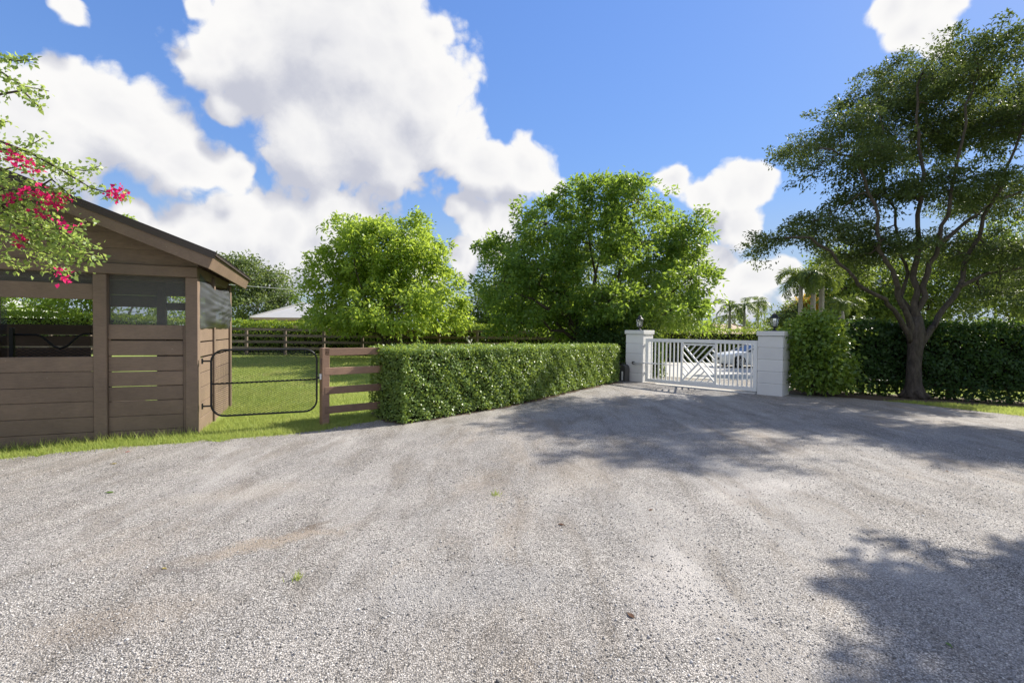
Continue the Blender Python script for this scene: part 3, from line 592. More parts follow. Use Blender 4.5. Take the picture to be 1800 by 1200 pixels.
# ================================================================ FAR PADDOCK FENCE
ff = thing('paddock_fence', 'long dark weathered four-rail fence along the far side of the paddock', 'fence', (0, 0, 0))
fx = [-38 + 2.12 * k for k in range(22)]
def fy(x): return 26.4 + 0.02 * (x + 15)
rf_ = random.Random(4)
for k, x in enumerate(fx):
    g0 = gza(x, fy(x)); MB().box((x, fy(x), g0 + .72), (.13, .13, 1.56)).build('post', M['darkfence'], ff, bevel=.006)
    if k + 1 < len(fx):
        x2 = fx[k+1]
        for q, zt in enumerate((1.45, 1.10, .75, .40)):
            a = gza(x, fy(x)) + zt + rf_.uniform(-.02, .02); b = gza(x2, fy(x2)) + zt + rf_.uniform(-.02, .02)
            MB().beam((x, fy(x)-.09, a), (x2-.004, fy(x2)-.09, b), .035, .14).build('rail', M['darkfence'], ff)

# ================================================================ GATE PILLARS, LANTERNS, DRIVEWAY GATE
GA = math.atan2(-.7112, .7030); GAx, GAy = 4.51, 16.37
def gp(x, y): return (GAx + x*math.cos(GA) - y*math.sin(GA), GAy + x*math.sin(GA) + y*math.cos(GA))
M['lampglass'] = None
m, nt, b, N, L = new_mat('seeded_glass'); b.inputs['Base Color'].default_value = (.9, .92, .9, 1); b.inputs['Roughness'].default_value = .12
b.inputs['Transmission Weight'].default_value = .85; b.inputs['IOR'].default_value = 1.2; M['lampglass'] = m
M['lampmetal'] = painted('black_lantern_metal', (.02, .02, .022), .45, .1)
M['candle'] = plain('frosted_chimney', (.75, .73, .66), .5)
def pillar(x0, w, label):
    cx, cy = gp(x0 + w/2, w/2)
    t = thing('gate_pillar', label, 'pillar', (cx, cy, 0), GA, 'white block pillars either side of the driveway gate')
    zs = [-.15, .335, .675, 1.015, 1.355, 1.692]
    for k in range(5):
        MB().box((0, 0, (zs[k]+zs[k+1])/2), (w - .001*(k % 2), w - .001*(k % 2), zs[k+1]-zs[k]-.011)).build('block', M['pillar'], t, bevel=.012)
    MB().box((0, 0, .8), (w-.03, w-.03, 1.7)).build('core', M['pillar'], t)
    MB().box((0, 0, 1.761), (w+.065, w+.065, .135)).build('cap', M['pillar'], t, bevel=.008)
    return cx, cy
def lantern(cx, cy, label):
    t = thing('lantern', label, 'lantern', (cx, cy, 1.83), GA + .2, 'black lanterns on the gate pillars')
    MB().lathe([(.075, 0), (.075, .02), (.05, .03), (.022, .05), (.022, .10), (.05, .115), (.085, .125), (.09, .14)], 12).build('base', M['lampmetal'], t, True)
    MB().lathe([(.082, .141), (.118, .37)], 6, rot=.2).build('glass', M['lampglass'], t)
    MB().lathe([(.03, .141), (.03, .3), (.02, .31)], 10).build('candle_tube', M['candle'], t, True)
    fr = MB()
    for k in range(6):
        a = 2*math.pi*k/6 + .2
        MB().tube([(.086*math.cos(a), .086*math.sin(a), .14), (.122*math.cos(a), .122*math.sin(a), .375)], .0075, 5).build('strut', M['lampmetal'], t)
    MB().lathe([(.14, .372), (.145, .385), (.12, .40), (.085, .43), (.07, .46), (.068, .485), (.03, .50), (.018, .52), (.005, .53)], 12).build('roof_cap', M['lampmetal'], t, True)
c1 = pillar(-.70, .68, 'white block gate pillar behind the clipped hedge, with control box at foot')
c2 = pillar(3.66, .66, 'white block gate pillar beside the broad-leaved bush, nearer the camera')
lantern(*c1, 'black lantern on the pillar behind the clipped hedge, in front of tree foliage')
lantern(*c2, 'black lantern on the pillar beside the broad-leaved bush, seen against sky')

dg = thing('driveway_gate', 'white metal driveway gate with vertical bars and diagonal lattice centre', 'gate', (GAx, GAy, 0), GA)
gy = .10; ZB, ZT = .075, 1.55
def gbar(p, q, w, h, name, up=(0, 1, 0), m='white'):
    return MB().beam((p[0], gy + (p[2] if len(p) > 2 else 0), p[1]), (q[0], gy + (p[2] if len(p) > 2 else 0), q[1]), w, h, up).build(name, M[m], dg)
gbar((.03, ZT-.055), (3.63, ZT-.055), .11, .06, 'top_rail'); gbar((.03, ZB+.055), (3.63, ZB+.055), .11, .06, 'bottom_rail')
for x, w in ((.085, .11), (3.575, .11)): gbar((x, ZB+.112), (x, ZT-.112), w, .06, 'stile')
for x in (1.335, 2.43): gbar((x, ZB+.112), (x, ZT-.112), .065, .056, 'mullion')
for x in (.25, .385, .52, .655, .79, .925, 1.06, 1.195): gbar((x, ZB+.112), (x, ZT-.112), .038, .035, 'bar')
for x in (2.565, 2.695, 2.825, 2.955, 3.085, 3.215, 3.345, 3.47): gbar((x, ZB+.112), (x, ZT-.112), .038, .035, 'bar')
px0, px1, pz0, pz1 = 1.37, 2.395, ZB+.16, ZT-.19
gbar((px0, pz1+.025), (px1, pz1+.025), .05, .04, 'lattice_rail'); gbar((px0, pz0-.025), (px1, pz0-.025), .04, .04, 'lattice_rail')
cxm, czm = (px0+px1)/2, (pz0+pz1)/2; k_ = (pz1-pz0)/(px1-px0)
gbar((px0, pz1), (px1, pz0), .05, .036, 'diagonal'); gbar((px0, pz0, .002), (px1, pz1), .05, .033, 'diagonal')
nb = 4
for k in range(1, nb+1):
    f = k / (nb + 1) * 1.0
    # top triangle: "/" bars from the falling diagonal up to the top rail
    x = px0 + (cxm - px0) * f; z = pz1 - (x - px0) * k_; gbar((x, z, -.001), (x + (pz1 - z) / k_, pz1), .036, .03, 'lattice_bar')
    # bottom triangle: "/" bars from the bottom rail up to the falling diagonal
    x = px1 - (px1 - cxm) * f; z = pz1 - (x - px0) * k_; gbar((x - (z - pz0) / k_, pz0, .001), (x, z), .036, .03, 'lattice_bar')
    # left triangle: "\" bars from the left mullion down to the rising diagonal
    x = px0 + (cxm - px0) * f; z = pz0 + (x - px0) * k_; gbar((px0, z + (x - px0) * k_, -.002), (x, z), .036, .028, 'lattice_bar')
    # right triangle: "\" bars from the rising diagonal down to the right mullion
    x = px1 - (px1 - cxm) * f; z = pz0 + (x - px0) * k_; gbar((x, z, .003), (px1, z - (px1 - x) * k_), .036, .028, 'lattice_bar')
for z in (.35, 1.3): MB().tube([(.0, gy, z-.05), (.0, gy, z+.05)], .022, 8).build('hinge', M['white'], dg)
# swing-arm opener and control boxes
op = thing('gate_opener', 'thin grey swing-arm opener reaching from the pillar to the gate bars', 'opener', (*gp(-.2, -.02), 0), GA)
MB().tube([(-.15, -.06, .70), (.55, -.02, .71), (.72, 0.0, .71)], .02, 8).build('arm_tube', M['pillar'], op, True)
MB().tube([(.72, 0, .71), (1.16, .07, .715)], .013, 8).build('piston', M['white'], op, True)
MB().box((-.16, -.03, .70), (.06, .07, .09)).build('bracket', M['lampmetal'], op)
M['boxgreen'] = painted('dark_plastic', (.018, .022, .02), .4, .1)
M['boxgrey'] = painted('dark_grey_plastic', (.06, .06, .056), .45, .1)
cb = thing('control_box', 'black rectangular control box tucked between hedge and pillar', 'box', (*gp(-.93, -.36), 0), GA)
MB().box((0, 0, .34), (.3, .28, .72)).build('case', M['boxgreen'], cb, bevel=.02); MB().box((0, 0, .715), (.33, .31, .05)).build('lid', M['boxgreen'], cb, bevel=.015)
ob = thing('operator_housing', 'dark grey round-topped operator housing with white label by the pillar foot', 'box', (*gp(-.56, -.32), 0), GA)
pr = [(-.15, -.02), (.15, -.02), (.15, .48)] + [(.15*math.cos(rad(a)), .5 + .15*math.sin(rad(a))) for a in range(10, 171, 20)] + [(-.15, .48)]
MB().prism(pr, lambda u, v, d: (u, d, v), -.14, .14).build('case', M['boxgrey'], ob, bevel=.015)
MB().box((.03, -.148, .26), (.05, .012, .3)).build('label_plate', M['white'], ob)
MB().tube([(-.1, 0, .64), (-.06, 0, .69), (.06, 0, .69), (.1, 0, .64)], .012, 6).build('handle', M['boxgrey'], ob)
st = thing('threshold_strip', 'pale concrete strip under the driveway gate', 'kerb', (*gp(1.8, .12), 0), GA)
MB().box((0, 0, -.03), (3.62, .34, .11)).build('slab', M['road'], st, bevel=.01)
# wooden sticks and cable by the boxes
sk = thing('fallen_branch', 'bare grey branch lying at the foot of the control boxes', 'branch', (*gp(-.75, -.75), .03), GA + .3)
MB().tube([(-.35, 0, .0), (-.05, .03, .02), (.2, -.02, .01), (.4, .05, .0)], [.02, .022, .016, .008], 6).build('limb', M['bark_grey'], sk, True)
MB().tube([(-.05, .03, .02), (.1, .15, .04), (.18, .2, .02)], [.014, .01, .006], 5).build('twig', M['bark_grey'], sk, True)

# ================================================================ VEGETATION
MID = [(-6.12, 24.39, 5.54, 2.3, 2.07, 1.79), (-8.28, 24.77, 5.58, 1.81, 1.64, 1.56), (-9.51, 24.94, 4.08, 1.57, 1.41, 1.57), (-7.88, 25.42, 3.54, 2.39, 2.16, 1.87), (-4.74, 24.77, 4.99, 1.81, 1.64, 1.94), (-3.94, 25.35, 3.58, 1.46, 1.31, 1.59), (-5.37, 22.49, 2.82, 2.36, 2.12, 1.18), (-8.4, 23.89, 2.29, 1.87, 1.69, 0.75), (-3.49, 25.42, 2.53, 1.2, 1.08, 0.93), (-7.31, 24.48, 6.56, 1.41, 1.27, 0.9), (-5.45, 25.28, 6.95, 1.19, 1.07, 0.9), (-7.82, 22.76, 6.27, 0.95, 0.86, 0.6)]
BIG = [(3.55, 21.86, 7.67, 1.72, 1.55, 1.03), (5.37, 20.88, 7.46, 1.53, 1.38, 1.0), (1.52, 22.19, 6.69, 1.63, 1.46, 1.12), (-0.18, 22.33, 5.39, 1.4, 1.27, 0.99), (-0.5, 19.86, 3.68, 1.04, 0.93, 1.04), (1.32, 20.75, 4.28, 1.74, 1.57, 1.2), (3.44, 21.03, 5.57, 1.98, 1.79, 1.1), (6.73, 23.83, 6.14, 2.12, 1.91, 1.62), (8.19, 23.17, 6.03, 1.34, 1.21, 1.45), (7.59, 20.5, 4.07, 1.12, 1.0, 1.18), (6.89, 23.31, 4.09, 1.95, 1.76, 1.22), (4.11, 20.41, 3.05, 1.71, 1.54, 0.85), (1.59, 22.52, 2.89, 2.12, 1.91, 0.94), (-0.01, 20.36, 2.28, 1.28, 1.15, 0.54), (6.58, 19.81, 2.69, 1.45, 1.31, 0.62), (2.8, 23.63, 2.06, 1.98, 1.79, 0.62), (4.92, 20.72, 2.29, 1.3, 1.17, 0.48)]
RT = [(13.98, 16.5, 10.57, 1.73, 1.56, 0.69), (13.06, 13.63, 9.45, 1.5, 1.35, 0.57), (12.02, 15.81, 9.36, 1.24, 1.12, 0.56), (9.69, 14.07, 7.86, 0.88, 0.8, 0.42), (10.19, 16.56, 8.19, 1.01, 0.91, 0.36), (9.7, 13.65, 6.64, 1.22, 1.09, 0.39), (13.34, 16.24, 8.44, 1.79, 1.61, 0.75), (15.06, 15.64, 8.4, 1.88, 1.7, 0.86), (17.06, 16.17, 9.58, 1.52, 1.37, 1.15), (9.03, 14.32, 5.13, 0.78, 0.7, 0.24), (8.19, 14.61, 4.61, 0.84, 0.76, 0.25), (10.67, 15.72, 5.16, 0.99, 0.89, 0.42), (10.97, 14.44, 6.0, 1.13, 1.02, 0.38), (11.31, 14.39, 4.46, 1.06, 0.95, 0.31), (12.79, 14.29, 6.14, 1.35, 1.21, 0.43), (16.4, 16.17, 6.36, 1.52, 1.37, 0.62), (14.37, 15.99, 4.78, 1.01, 0.9, 0.27), (14.18, 14.27, 4.3, 1.2, 1.08, 0.36), (17.66, 16.37, 3.92, 1.2, 1.08, 0.5), (14.42, 14.29, 3.04, 0.82, 0.74, 0.19), (10.62, 14.97, 4.11, 0.86, 0.78, 0.3), (16.8, 12.9, 8.2, 1.5, 1.3, 0.7), (17.8, 13.7, 9.2, 1.5, 1.4, 0.8), (15.7, 12.7, 7.4, 1.2, 1.1, 0.55), (18.4, 12.4, 8.0, 1.4, 1.3, 0.6)]
LIMB = {
'A' : [(11.67, 14.0, 1.57), (11.36, 13.8, 1.98), (10.67, 13.6, 2.65), (9.84, 13.4, 3.03), (9.22, 13.2, 3.48), (8.29, 13.0, 4.18), (7.25, 12.8, 4.31)] ,
'B' : [(11.73, 14.0, 1.57), (11.53, 13.9, 2.3), (11.15, 13.8, 2.9), (10.77, 13.7, 3.57), (10.48, 13.6, 4.2), (10.16, 13.5, 5.0), (9.77, 13.4, 6.0), (9.37, 13.3, 6.59), (8.36, 13.2, 6.85)] ,
'C' : [(11.76, 14.0, 1.74), (11.74, 14.2, 2.58), (11.84, 14.4, 3.62), (11.74, 14.6, 4.5), (11.66, 14.8, 5.58), (11.46, 15.0, 6.87), (11.48, 15.2, 8.71)] ,
'D' : [(11.8, 14.0, 1.57), (11.82, 14.04, 2.74), (11.84, 14.09, 3.75), (11.89, 14.13, 4.59), (11.98, 14.17, 5.76), (12.06, 14.21, 6.94), (11.86, 14.26, 8.12), (12.03, 14.3, 9.48)] ,
'E' : [(11.87, 14.0, 1.57), (11.91, 13.93, 2.49), (12.05, 13.86, 3.55), (12.23, 13.79, 4.36), (12.3, 13.71, 5.16), (12.4, 13.64, 6.1), (12.59, 13.57, 7.2), (12.8, 13.5, 8.59)] ,
'F' : [(11.94, 14.0, 1.41), (12.21, 14.03, 1.83), (12.52, 14.05, 2.33), (13.12, 14.07, 3.17), (13.48, 14.1, 4.1), (13.8, 14.12, 4.94), (14.26, 14.15, 6.11), (14.75, 14.18, 7.29), (15.15, 14.2, 8.63)] ,
'G' : [(13.05, 14.0, 3.17), (14.07, 14.13, 3.61), (15.21, 14.27, 3.8), (16.52, 14.4, 4.52)] ,
'H' : [(12.42, 14.0, 4.4), (13.54, 14.33, 5.15), (14.87, 14.67, 5.93), (16.61, 15.0, 6.57)] ,
}
BR=[
[(-6.92, 6.07, 3.49), (-6.5, 6.09, 3.98), (-6.23, 6.11, 3.99), (-5.91, 6.05, 4.11)] ,
[(-7.01, 6.29, 4.14), (-6.64, 6.36, 4.06), (-6.35, 6.37, 3.93), (-5.97, 6.29, 3.83), (-5.67, 6.37, 3.81), (-5.43, 6.32, 3.86)] ,
[(-6.1, 6.09, 3.93), (-5.71, 6.09, 3.72), (-5.37, 6.11, 3.51), (-5.14, 6.18, 3.46), (-4.89, 6.11, 3.41)] ,
[(-6.97, 6.27, 5.23), (-6.68, 6.27, 5.21), (-6.39, 6.21, 5.15), (-6.16, 6.21, 5.17)] ,
[(-6.75, 6.14, 5.03), (-6.47, 6.07, 4.95), (-6.39, 6.14, 4.88), (-6.22, 6.14, 4.79), (-5.93, 6.15, 4.74)] ,
[(-6.02, 5.91, 4.63), (-5.8, 5.83, 4.45), (-5.72, 5.85, 4.37)] ,
[(-6.83, 6.2, 4.37), (-6.55, 6.14, 4.36), (-6.46, 6.2, 4.36)] ,
[(-6.95, 6.1, 3.5), (-6.52, 6.1, 3.29), (-6.08, 6.09, 3.0), (-5.71, 6.08, 2.79), (-5.43, 6.09, 2.65), (-5.27, 6.14, 2.62)] ,
[(-6.75, 6.31, 3.04), (-6.37, 6.3, 2.82), (-6.24, 6.4, 2.61), (-5.95, 6.35, 2.4)] ,
[(-6.65, 6.03, 3.19), (-6.19, 6.06, 3.35), (-5.85, 6.09, 3.29), (-5.62, 6.05, 3.39)] ,
[(-6.58, 6.02, 2.77), (-6.46, 6.1, 2.6), (-6.18, 6.01, 2.48)] ,
[(-6.83, 6.13, 3.72), (-6.33, 6.06, 3.56), (-6.1, 6.12, 3.51), (-5.83, 6.14, 3.37)] ,
[(-6.84, 6.19, 3.16), (-6.33, 6.13, 3.11), (-6.0, 6.16, 3.01), (-5.64, 6.13, 2.98), (-5.51, 6.2, 3.12)] ,
[(-6.69, 5.99, 3.25), (-6.39, 6.05, 3.16), (-6.09, 6.03, 2.92), (-5.75, 6.05, 2.78), (-5.34, 5.99, 2.81)] ,
[(-6.75, 6.12, 3.47), (-6.29, 6.09, 3.32), (-5.91, 6.07, 3.1), (-5.57, 6.08, 2.86), (-5.29, 6.06, 2.71)] ,
[(-6.36, 6.09, 2.92), (-6.0, 6.08, 2.71), (-5.68, 6.05, 2.6), (-5.39, 6.04, 2.51)] ,
[(-6.74, 5.98, 3.6), (-6.4, 6.0, 3.68), (-6.17, 6.05, 3.77), (-5.96, 6.06, 3.71)] ,
[(-6.04, 6.06, 3.46), (-5.82, 6.06, 3.6), (-5.6, 6.05, 3.42), (-5.53, 6.05, 3.49)] ,
]
FL = [(-6.33, 6.1, 3.86), (-6.08, 5.95, 3.77), (-6.02, 6.08, 3.7), (-6.01, 5.99, 3.37), (-5.87, 6.11, 3.33), (-5.69, 6.08, 3.3), (-5.79, 5.92, 3.4), (-5.0, 6.06, 3.41), (-4.87, 6.03, 3.41), (-5.34, 5.8, 2.95), (-5.85, 6.02, 3.14), (-5.51, 5.9, 2.35), (-6.17, 6.07, 2.81), (-5.76, 6.06, 3.27), (-6.37, 6.1, 3.34)]
FARL = [(-22.01, 39.34, 6.05, 2.25, 2.02, 1.59), (-20.56, 41.11, 5.63, 1.96, 1.76, 1.47), (-20.72, 39.1, 3.48, 2.79, 2.51, 1.58), (-24.1, 40.49, 5.44, 2.41, 2.17, 2.17), (-18.21, 39.0, 4.2, 1.02, 0.92, 1.3), (-22.51, 39.39, 7.21, 1.41, 1.27, 0.66)]
B1 = [(-2.24, 37.2, 3.58, 1.77, 1.59, 1.77), (-0.04, 35.3, 4.35, 2.52, 2.27, 2.1), (-3.48, 36.34, 2.58, 1.73, 1.56, 0.87), (-1.29, 35.9, 2.25, 2.56, 2.31, 0.64)]
B2 = [(2.59, 36.89, 4.49, 3.51, 3.0, 2.63), (6.13, 36.99, 3.66, 3.52, 3.0, 2.2), (4.24, 36.26, 6.61, 2.59, 2.33, 1.73)]
B3 = [(8.41, 33.79, 3.32, 2.41, 2.17, 1.61), (10.65, 32.01, 2.62, 1.91, 1.72, 0.84), (6.15, 32.36, 2.28, 1.93, 1.73, 0.77)]
B4 = [(23.36, 29.85, 4.9, 2.49, 2.24, 1.6), (26.69, 30.44, 5.53, 2.9, 2.61, 1.99), (25.59, 30.78, 3.37, 3.3, 2.97, 1.1), (23.9, 31.96, 3.97, 1.52, 1.37, 1.33)]
B5 = [(29.56, 29.71, 6.01, 2.83, 2.55, 2.3), (32.01, 29.07, 6.63, 3.11, 2.8, 3.11), (30.74, 29.42, 3.89, 3.15, 2.84, 1.23), (36.27, 31.18, 4.42, 2.6, 2.34, 1.86)]
B6 = [(20.55, 34.95, 3.21, 1.17, 1.05, 0.83), (20.48, 36.29, 2.83, 1.08, 0.97, 0.52), (24.61, 35.71, 3.15, 1.7, 1.53, 1.06)]
B6y = [(21.93, 35.39, 3.74, 1.1, 0.99, 0.84), (22.02, 34.61, 4.12, 0.91, 0.82, 0.74), (21.26, 35.46, 3.53, 0.68, 0.61, 0.51)]
B7 = [(19.92, 28.99, 5.12, 1.9, 1.71, 1.9), (21.27, 29.36, 3.26, 1.75, 1.57, 0.98), (19.68, 29.96, 6.29, 1.07, 0.96, 0.71), (22.54, 29.2, 3.27, 1.56, 1.41, 0.97)]
B8 = [(-29.12, 29.14, 3.94, 2.08, 1.87, 2.08), (-26.18, 28.95, 3.61, 2.07, 1.86, 2.07), (-34.0, 31.07, 4.42, 2.59, 2.33, 2.96), (-25.31, 29.97, 5.11, 1.78, 1.61, 2.14), (-24.69, 29.27, 7.8, 1.11, 1.0, 0.91), (-26.41, 31.07, 7.07, 1.85, 1.66, 1.48), (-21.56, 30.19, 3.75, 2.16, 1.94, 1.62), (-23.26, 30.55, 4.84, 1.82, 1.64, 1.82)]

def rotz(a): return Matrix.Rotation(a, 3, 'Z')

def crown_pts(lobes, rng, n_leaves, per, cr, flat=0.7, power=0.45, spray=0.0):
    """leaf points gathered into clumps or drooping sprays near the outside of each lobe; returns points, out-directions, clump centres by lobe"""
    lob = np.array(lobes, float); area = (lob[:, 3] * lob[:, 4] + lob[:, 3] * lob[:, 5] + lob[:, 4] * lob[:, 5])
    nc = max(8, n_leaves // per); cnt = np.maximum(3, (nc * area / area.sum()).astype(int))
    P, O, C = [], [], []
    for l, k in zip(lob, cnt):
        d = unit(rng.normal(size=(k, 3))); r = rng.uniform(0.1, 1, (k, 1)) ** power * rng.uniform(.8, 1.16, (k, 1))
        c = l[:3] + d * r * l[3:6]; C.append(c)
        w = np.maximum(4, (per * rng.uniform(.4, 1.6, k)).astype(int)); idx = np.repeat(np.arange(k), w); m = len(idx)
        cs = (cr * rng.uniform(.65, 1.3, k))[idx][:, None]
        g = rng.normal(size=(m, 3)); g *= np.minimum(1, 1.9 / np.maximum(1e-6, np.linalg.norm(g, axis=1, keepdims=True))); g = g * cs; g[:, 2] *= flat
        o = unit(d[idx] + .6 * unit(g))
        if spray:
            h = unit(d * np.array([1, 1, .35]) + rng.normal(size=(k, 3)) * .35)[idx]; t = rng.uniform(-.25, 1, (m, 1))
            g = g * (1.05 - .6 * np.clip(t, 0, 1)) + h * t * spray; g[:, 2] -= .28 * spray * np.clip(t[:, 0], 0, 1) ** 2; o = unit(h + .5 * o)
        P.append(c[idx] + g); O.append(o)
    return np.concatenate(P), np.concatenate(O), C

def wiggle(a, b, n, amp, rng, sag=0.0):
    a, b = Vector(a), Vector(b); out = []; L = (b - a).length
    for i in range(n + 1):
        t = i / n; p = a.lerp(b, t)
        if 0 < i < n: p += Vector(rng.normal(size=3)) * amp * L
        p.z += sag * L * math.sin(math.pi * t); out.append(p)
    return out

def tree(name, label, base, lobes, mat, bark, n_leaves, leaf, seed, trunk_r=0.2, stems=1, fork=1.2, per=40, cr=0.3, aspect=0.5, flat=.7,
         limbs=None, cat='tree', group=None, twigs=0.5, up=.5, droop=.25, power=.45, crown='crown', spray=0.0, face=.5, skirt=0.0):
    rng = np.random.default_rng(seed); gz0 = gza(*base)
    t = thing(name, label, cat, (base[0], base[1], gz0), 0, group)
    lob = [(l[0] - base[0], l[1] - base[1], l[2] - gz0, l[3], l[4], l[5]) for l in lobes]
    P, O, C = crown_pts(lob, rng, n_leaves, per, cr, flat, power, spray)
    keep = P[:, 2] > (skirt + .35 * rng.normal(size=len(P)) if skirt else .12)
    leaves(crown, P[keep], rng, leaf, mat, t, aspect, O[keep] * 1.1, up, droop, face=face)
    mb = MB(); nodes = []
    if limbs:
        for pts, rr in limbs:
            pp = [Vector((p[0] - base[0], p[1] - base[1], p[2] - gz0)) for p in pts]; mb.tube(pp, rr, 9); nodes += [(p, r) for p, r in zip(pp, rr)][1:]
    else:
        for s in range(stems):
            a = 2 * math.pi * (s + rng.uniform(0, .5)) / stems; off = .0 if stems == 1 else trunk_r * 1.1
            p0 = Vector((off * math.cos(a), off * math.sin(a), -.1)); f = Vector((p0.x * 2.5 + rng.normal() * .1, p0.y * 2.5 + rng.normal() * .1, fork * rng.uniform(.75, 1.2)))
            pts = wiggle(p0, f, 3, .04, rng); mb.tube(pts, [trunk_r * 1.35, trunk_r * 1.02, trunk_r * .95, trunk_r * .9], 9); nodes.append((f, trunk_r * .8))
        own = [n for n in nodes]
        for k, l in enumerate(lob):
            q = Vector(l[:3]); f, r = own[k % len(own)] if len(own) > 1 and rng.uniform() < .3 else min(own, key=lambda n: (n[0] - q).length)
            pts = wiggle(f, q, 5, .045, rng, .03); rr = [r * .62 * (1 - .14 * i) for i in range(6)]; mb.tube(pts, rr, 7); nodes += list(zip(pts, rr))[2:]
    for l, cs in zip(lob, C):
        q = Vector(l[:3]); nb = min(nodes, key=lambda n: (n[0] - q).length)
        if limbs and (nb[0] - q).length > .2:
            pts = wiggle(nb[0], q, 4, .05, rng, .04); rr = [nb[1] * .6, nb[1] * .5, nb[1] * .4, nb[1] * .3, .018]; mb.tube(pts, rr, 6); nodes += list(zip(pts, rr))[1:]
        near = [n for n in nodes if (n[0] - q).length < max(l[3:6]) * 1.6] or [nb]
        for c in cs:
            if rng.uniform() > twigs: continue
            v = Vector(c); n0 = min(near, key=lambda n: (n[0] - v).length)
            pts = wiggle(n0[0], v, 3, .06, rng, .03); r0 = min(n0[1] * .5, .035); mb.tube(pts, [r0, r0 * .7, r0 * .45, .004], 4, False)
    mb.build('trunk', bark, t, True)
    return t

def hedge(name, label, path, thick, n, leaf, mat, seed, z0=0.0, core=0.13, aspect=.58, rough=.05, stems=0, inside=.07, cat='hedge', group=None, ends=True, core_z=None, shoots=0):
    """clipped hedge along a path of (x, y, top); leaves on every face, added dark light-blocking box within"""
    rng = np.random.default_rng(seed); bx, by = path[0][0], path[0][1]
    t = thing(name, label, cat, (bx, by, gza(bx, by)), 0, group); g0 = gza(bx, by)
    pts = np.array([(p[0] - bx, p[1] - by, p[2] - g0) for p in path]); gl = np.array([gza(p[0], p[1]) - g0 for p in path])
    seg = np.linalg.norm(np.diff(pts[:, :2], axis=0), axis=1); cum = np.concatenate([[0], np.cumsum(seg)]); Lt = cum[-1]
    H = pts[:, 2].mean() - gl.mean() - z0
    ar = np.array([Lt * H, Lt * H * .6, Lt * thick, thick * H if ends else 0, thick * H if ends else 0]); k = rng.choice(5, n, p=ar / ar.sum())
    s = rng.uniform(0, Lt, n); s[k == 3] = 0; s[k == 4] = Lt
    w = rng.uniform(-.5, .5, n) * thick; w[k == 0] = -thick / 2; w[k == 1] = thick / 2
    v = rng.uniform(0, 1, n); v[k == 2] = 1
    i = np.clip(np.searchsorted(cum, s, 'right') - 1, 0, len(seg) - 1); f = (s - cum[i]) / seg[i]
    base = pts[i] + (pts[i+1] - pts[i]) * f[:, None]; gg = gl[i] + (gl[i+1] - gl[i]) * f
    dirv = np.zeros((n, 3)); dirv[:, :2] = (pts[i+1] - pts[i])[:, :2] / seg[i][:, None]; nrm = np.stack([-dirv[:, 1], dirv[:, 0], np.zeros(n)], 1)
    z = gg + z0 + (base[:, 2] - gg - z0) * v
    P = np.stack([base[:, 0], base[:, 1], z], 1) + nrm * w[:, None]
    out = np.zeros((n, 3)); out[k == 0] = -nrm[k == 0]; out[k == 1] = nrm[k == 1]; out[k == 2, 2] = 1; out[k == 3] = -dirv[k == 3]; out[k == 4] = dirv[k == 4]
    und = np.sin(P[:, 0] * 3.1 + P[:, 2] * 2.3) * np.sin(P[:, 1] * 2.7 - P[:, 2] * 3.1) * rough + np.sin(P[:, 0] * 9 + P[:, 1] * 7 + P[:, 2] * 11) * rough * .5
    P += out * (und - np.abs(rng.normal(size=n)) * inside + .01)[:, None] + rng.normal(size=(n, 3)) * leaf * .25
    if shoots:
        q = rng.choice(np.where((k == 2) | (k == 0))[0], shoots); m_ = 9; hh = rng.uniform(.03, .11, shoots); tt = rng.uniform(0, 1, (shoots, m_))
        up_ = unit(out[q] * .5 + np.array([0, 0, 1.0]) + rng.normal(size=(shoots, 3)) * .25)
        Q = (P[q][:, None] + up_[:, None] * (hh[:, None] * tt)[..., None] + rng.normal(size=(shoots, m_, 3)) * .006).reshape(-1, 3)
        P = np.concatenate([P, Q]); out = np.concatenate([out, np.repeat(up_, m_, 0)])
    leaves('foliage', P, rng, leaf, mat, t, aspect, out * .5, .35, .1, face=1.6)
    if core is not None:
        mb = MB(); h = thick / 2 - core; cz = z0 if core_z is None else core_z; ring = []
        for q in range(len(pts)):
            a = pts[max(q-1, 0)]; b = pts[min(q+1, len(pts)-1)]; d = Vector((b[0]-a[0], b[1]-a[1])).normalized(); nn = Vector((-d.y, d.x)); e = core if q == 0 else (-core if q == len(pts)-1 else 0)
            c = Vector((pts[q][0] + d.x*e, pts[q][1] + d.y*e)); L_, R_ = c + nn*h, c - nn*h
            ring.append([(R_.x, R_.y, gl[q]+cz), (L_.x, L_.y, gl[q]+cz), (L_.x, L_.y, pts[q][2]-core), (R_.x, R_.y, pts[q][2]-core)])
        vs = [p for r in ring for p in r]; m_ = len(ring)
        fs = [(4*a+b, 4*a+(b+1) % 4, 4*(a+1)+(b+1) % 4, 4*(a+1)+b) for a in range(m_-1) for b in range(4)] + [(3, 2, 1, 0), tuple(4*(m_-1)+b for b in range(4))]
        mb.add(vs, fs).build('dark_core', M['twig'], t)  # solid dark box added to block light behind the leaves
    for q in range(stems):
        ss = Lt * (q + .5 + rng.uniform(-.3, .3)) / stems; j = min(int(np.searchsorted(cum, ss, 'right') - 1), len(seg)-1); p = pts[j] + (pts[j+1]-pts[j]) * (ss-cum[j]) / seg[j]
        MB().tube(wiggle((p[0]+rng.normal()*.1, p[1]+rng.normal()*.1, gl[j]-.05), (p[0]+rng.normal()*.2, p[1]+rng.normal()*.15, max(.9, z0+.5)), 3, .05, rng), [.035, .03, .025, .02], 5).build('stem', M['bark_dark'], t)
    return t

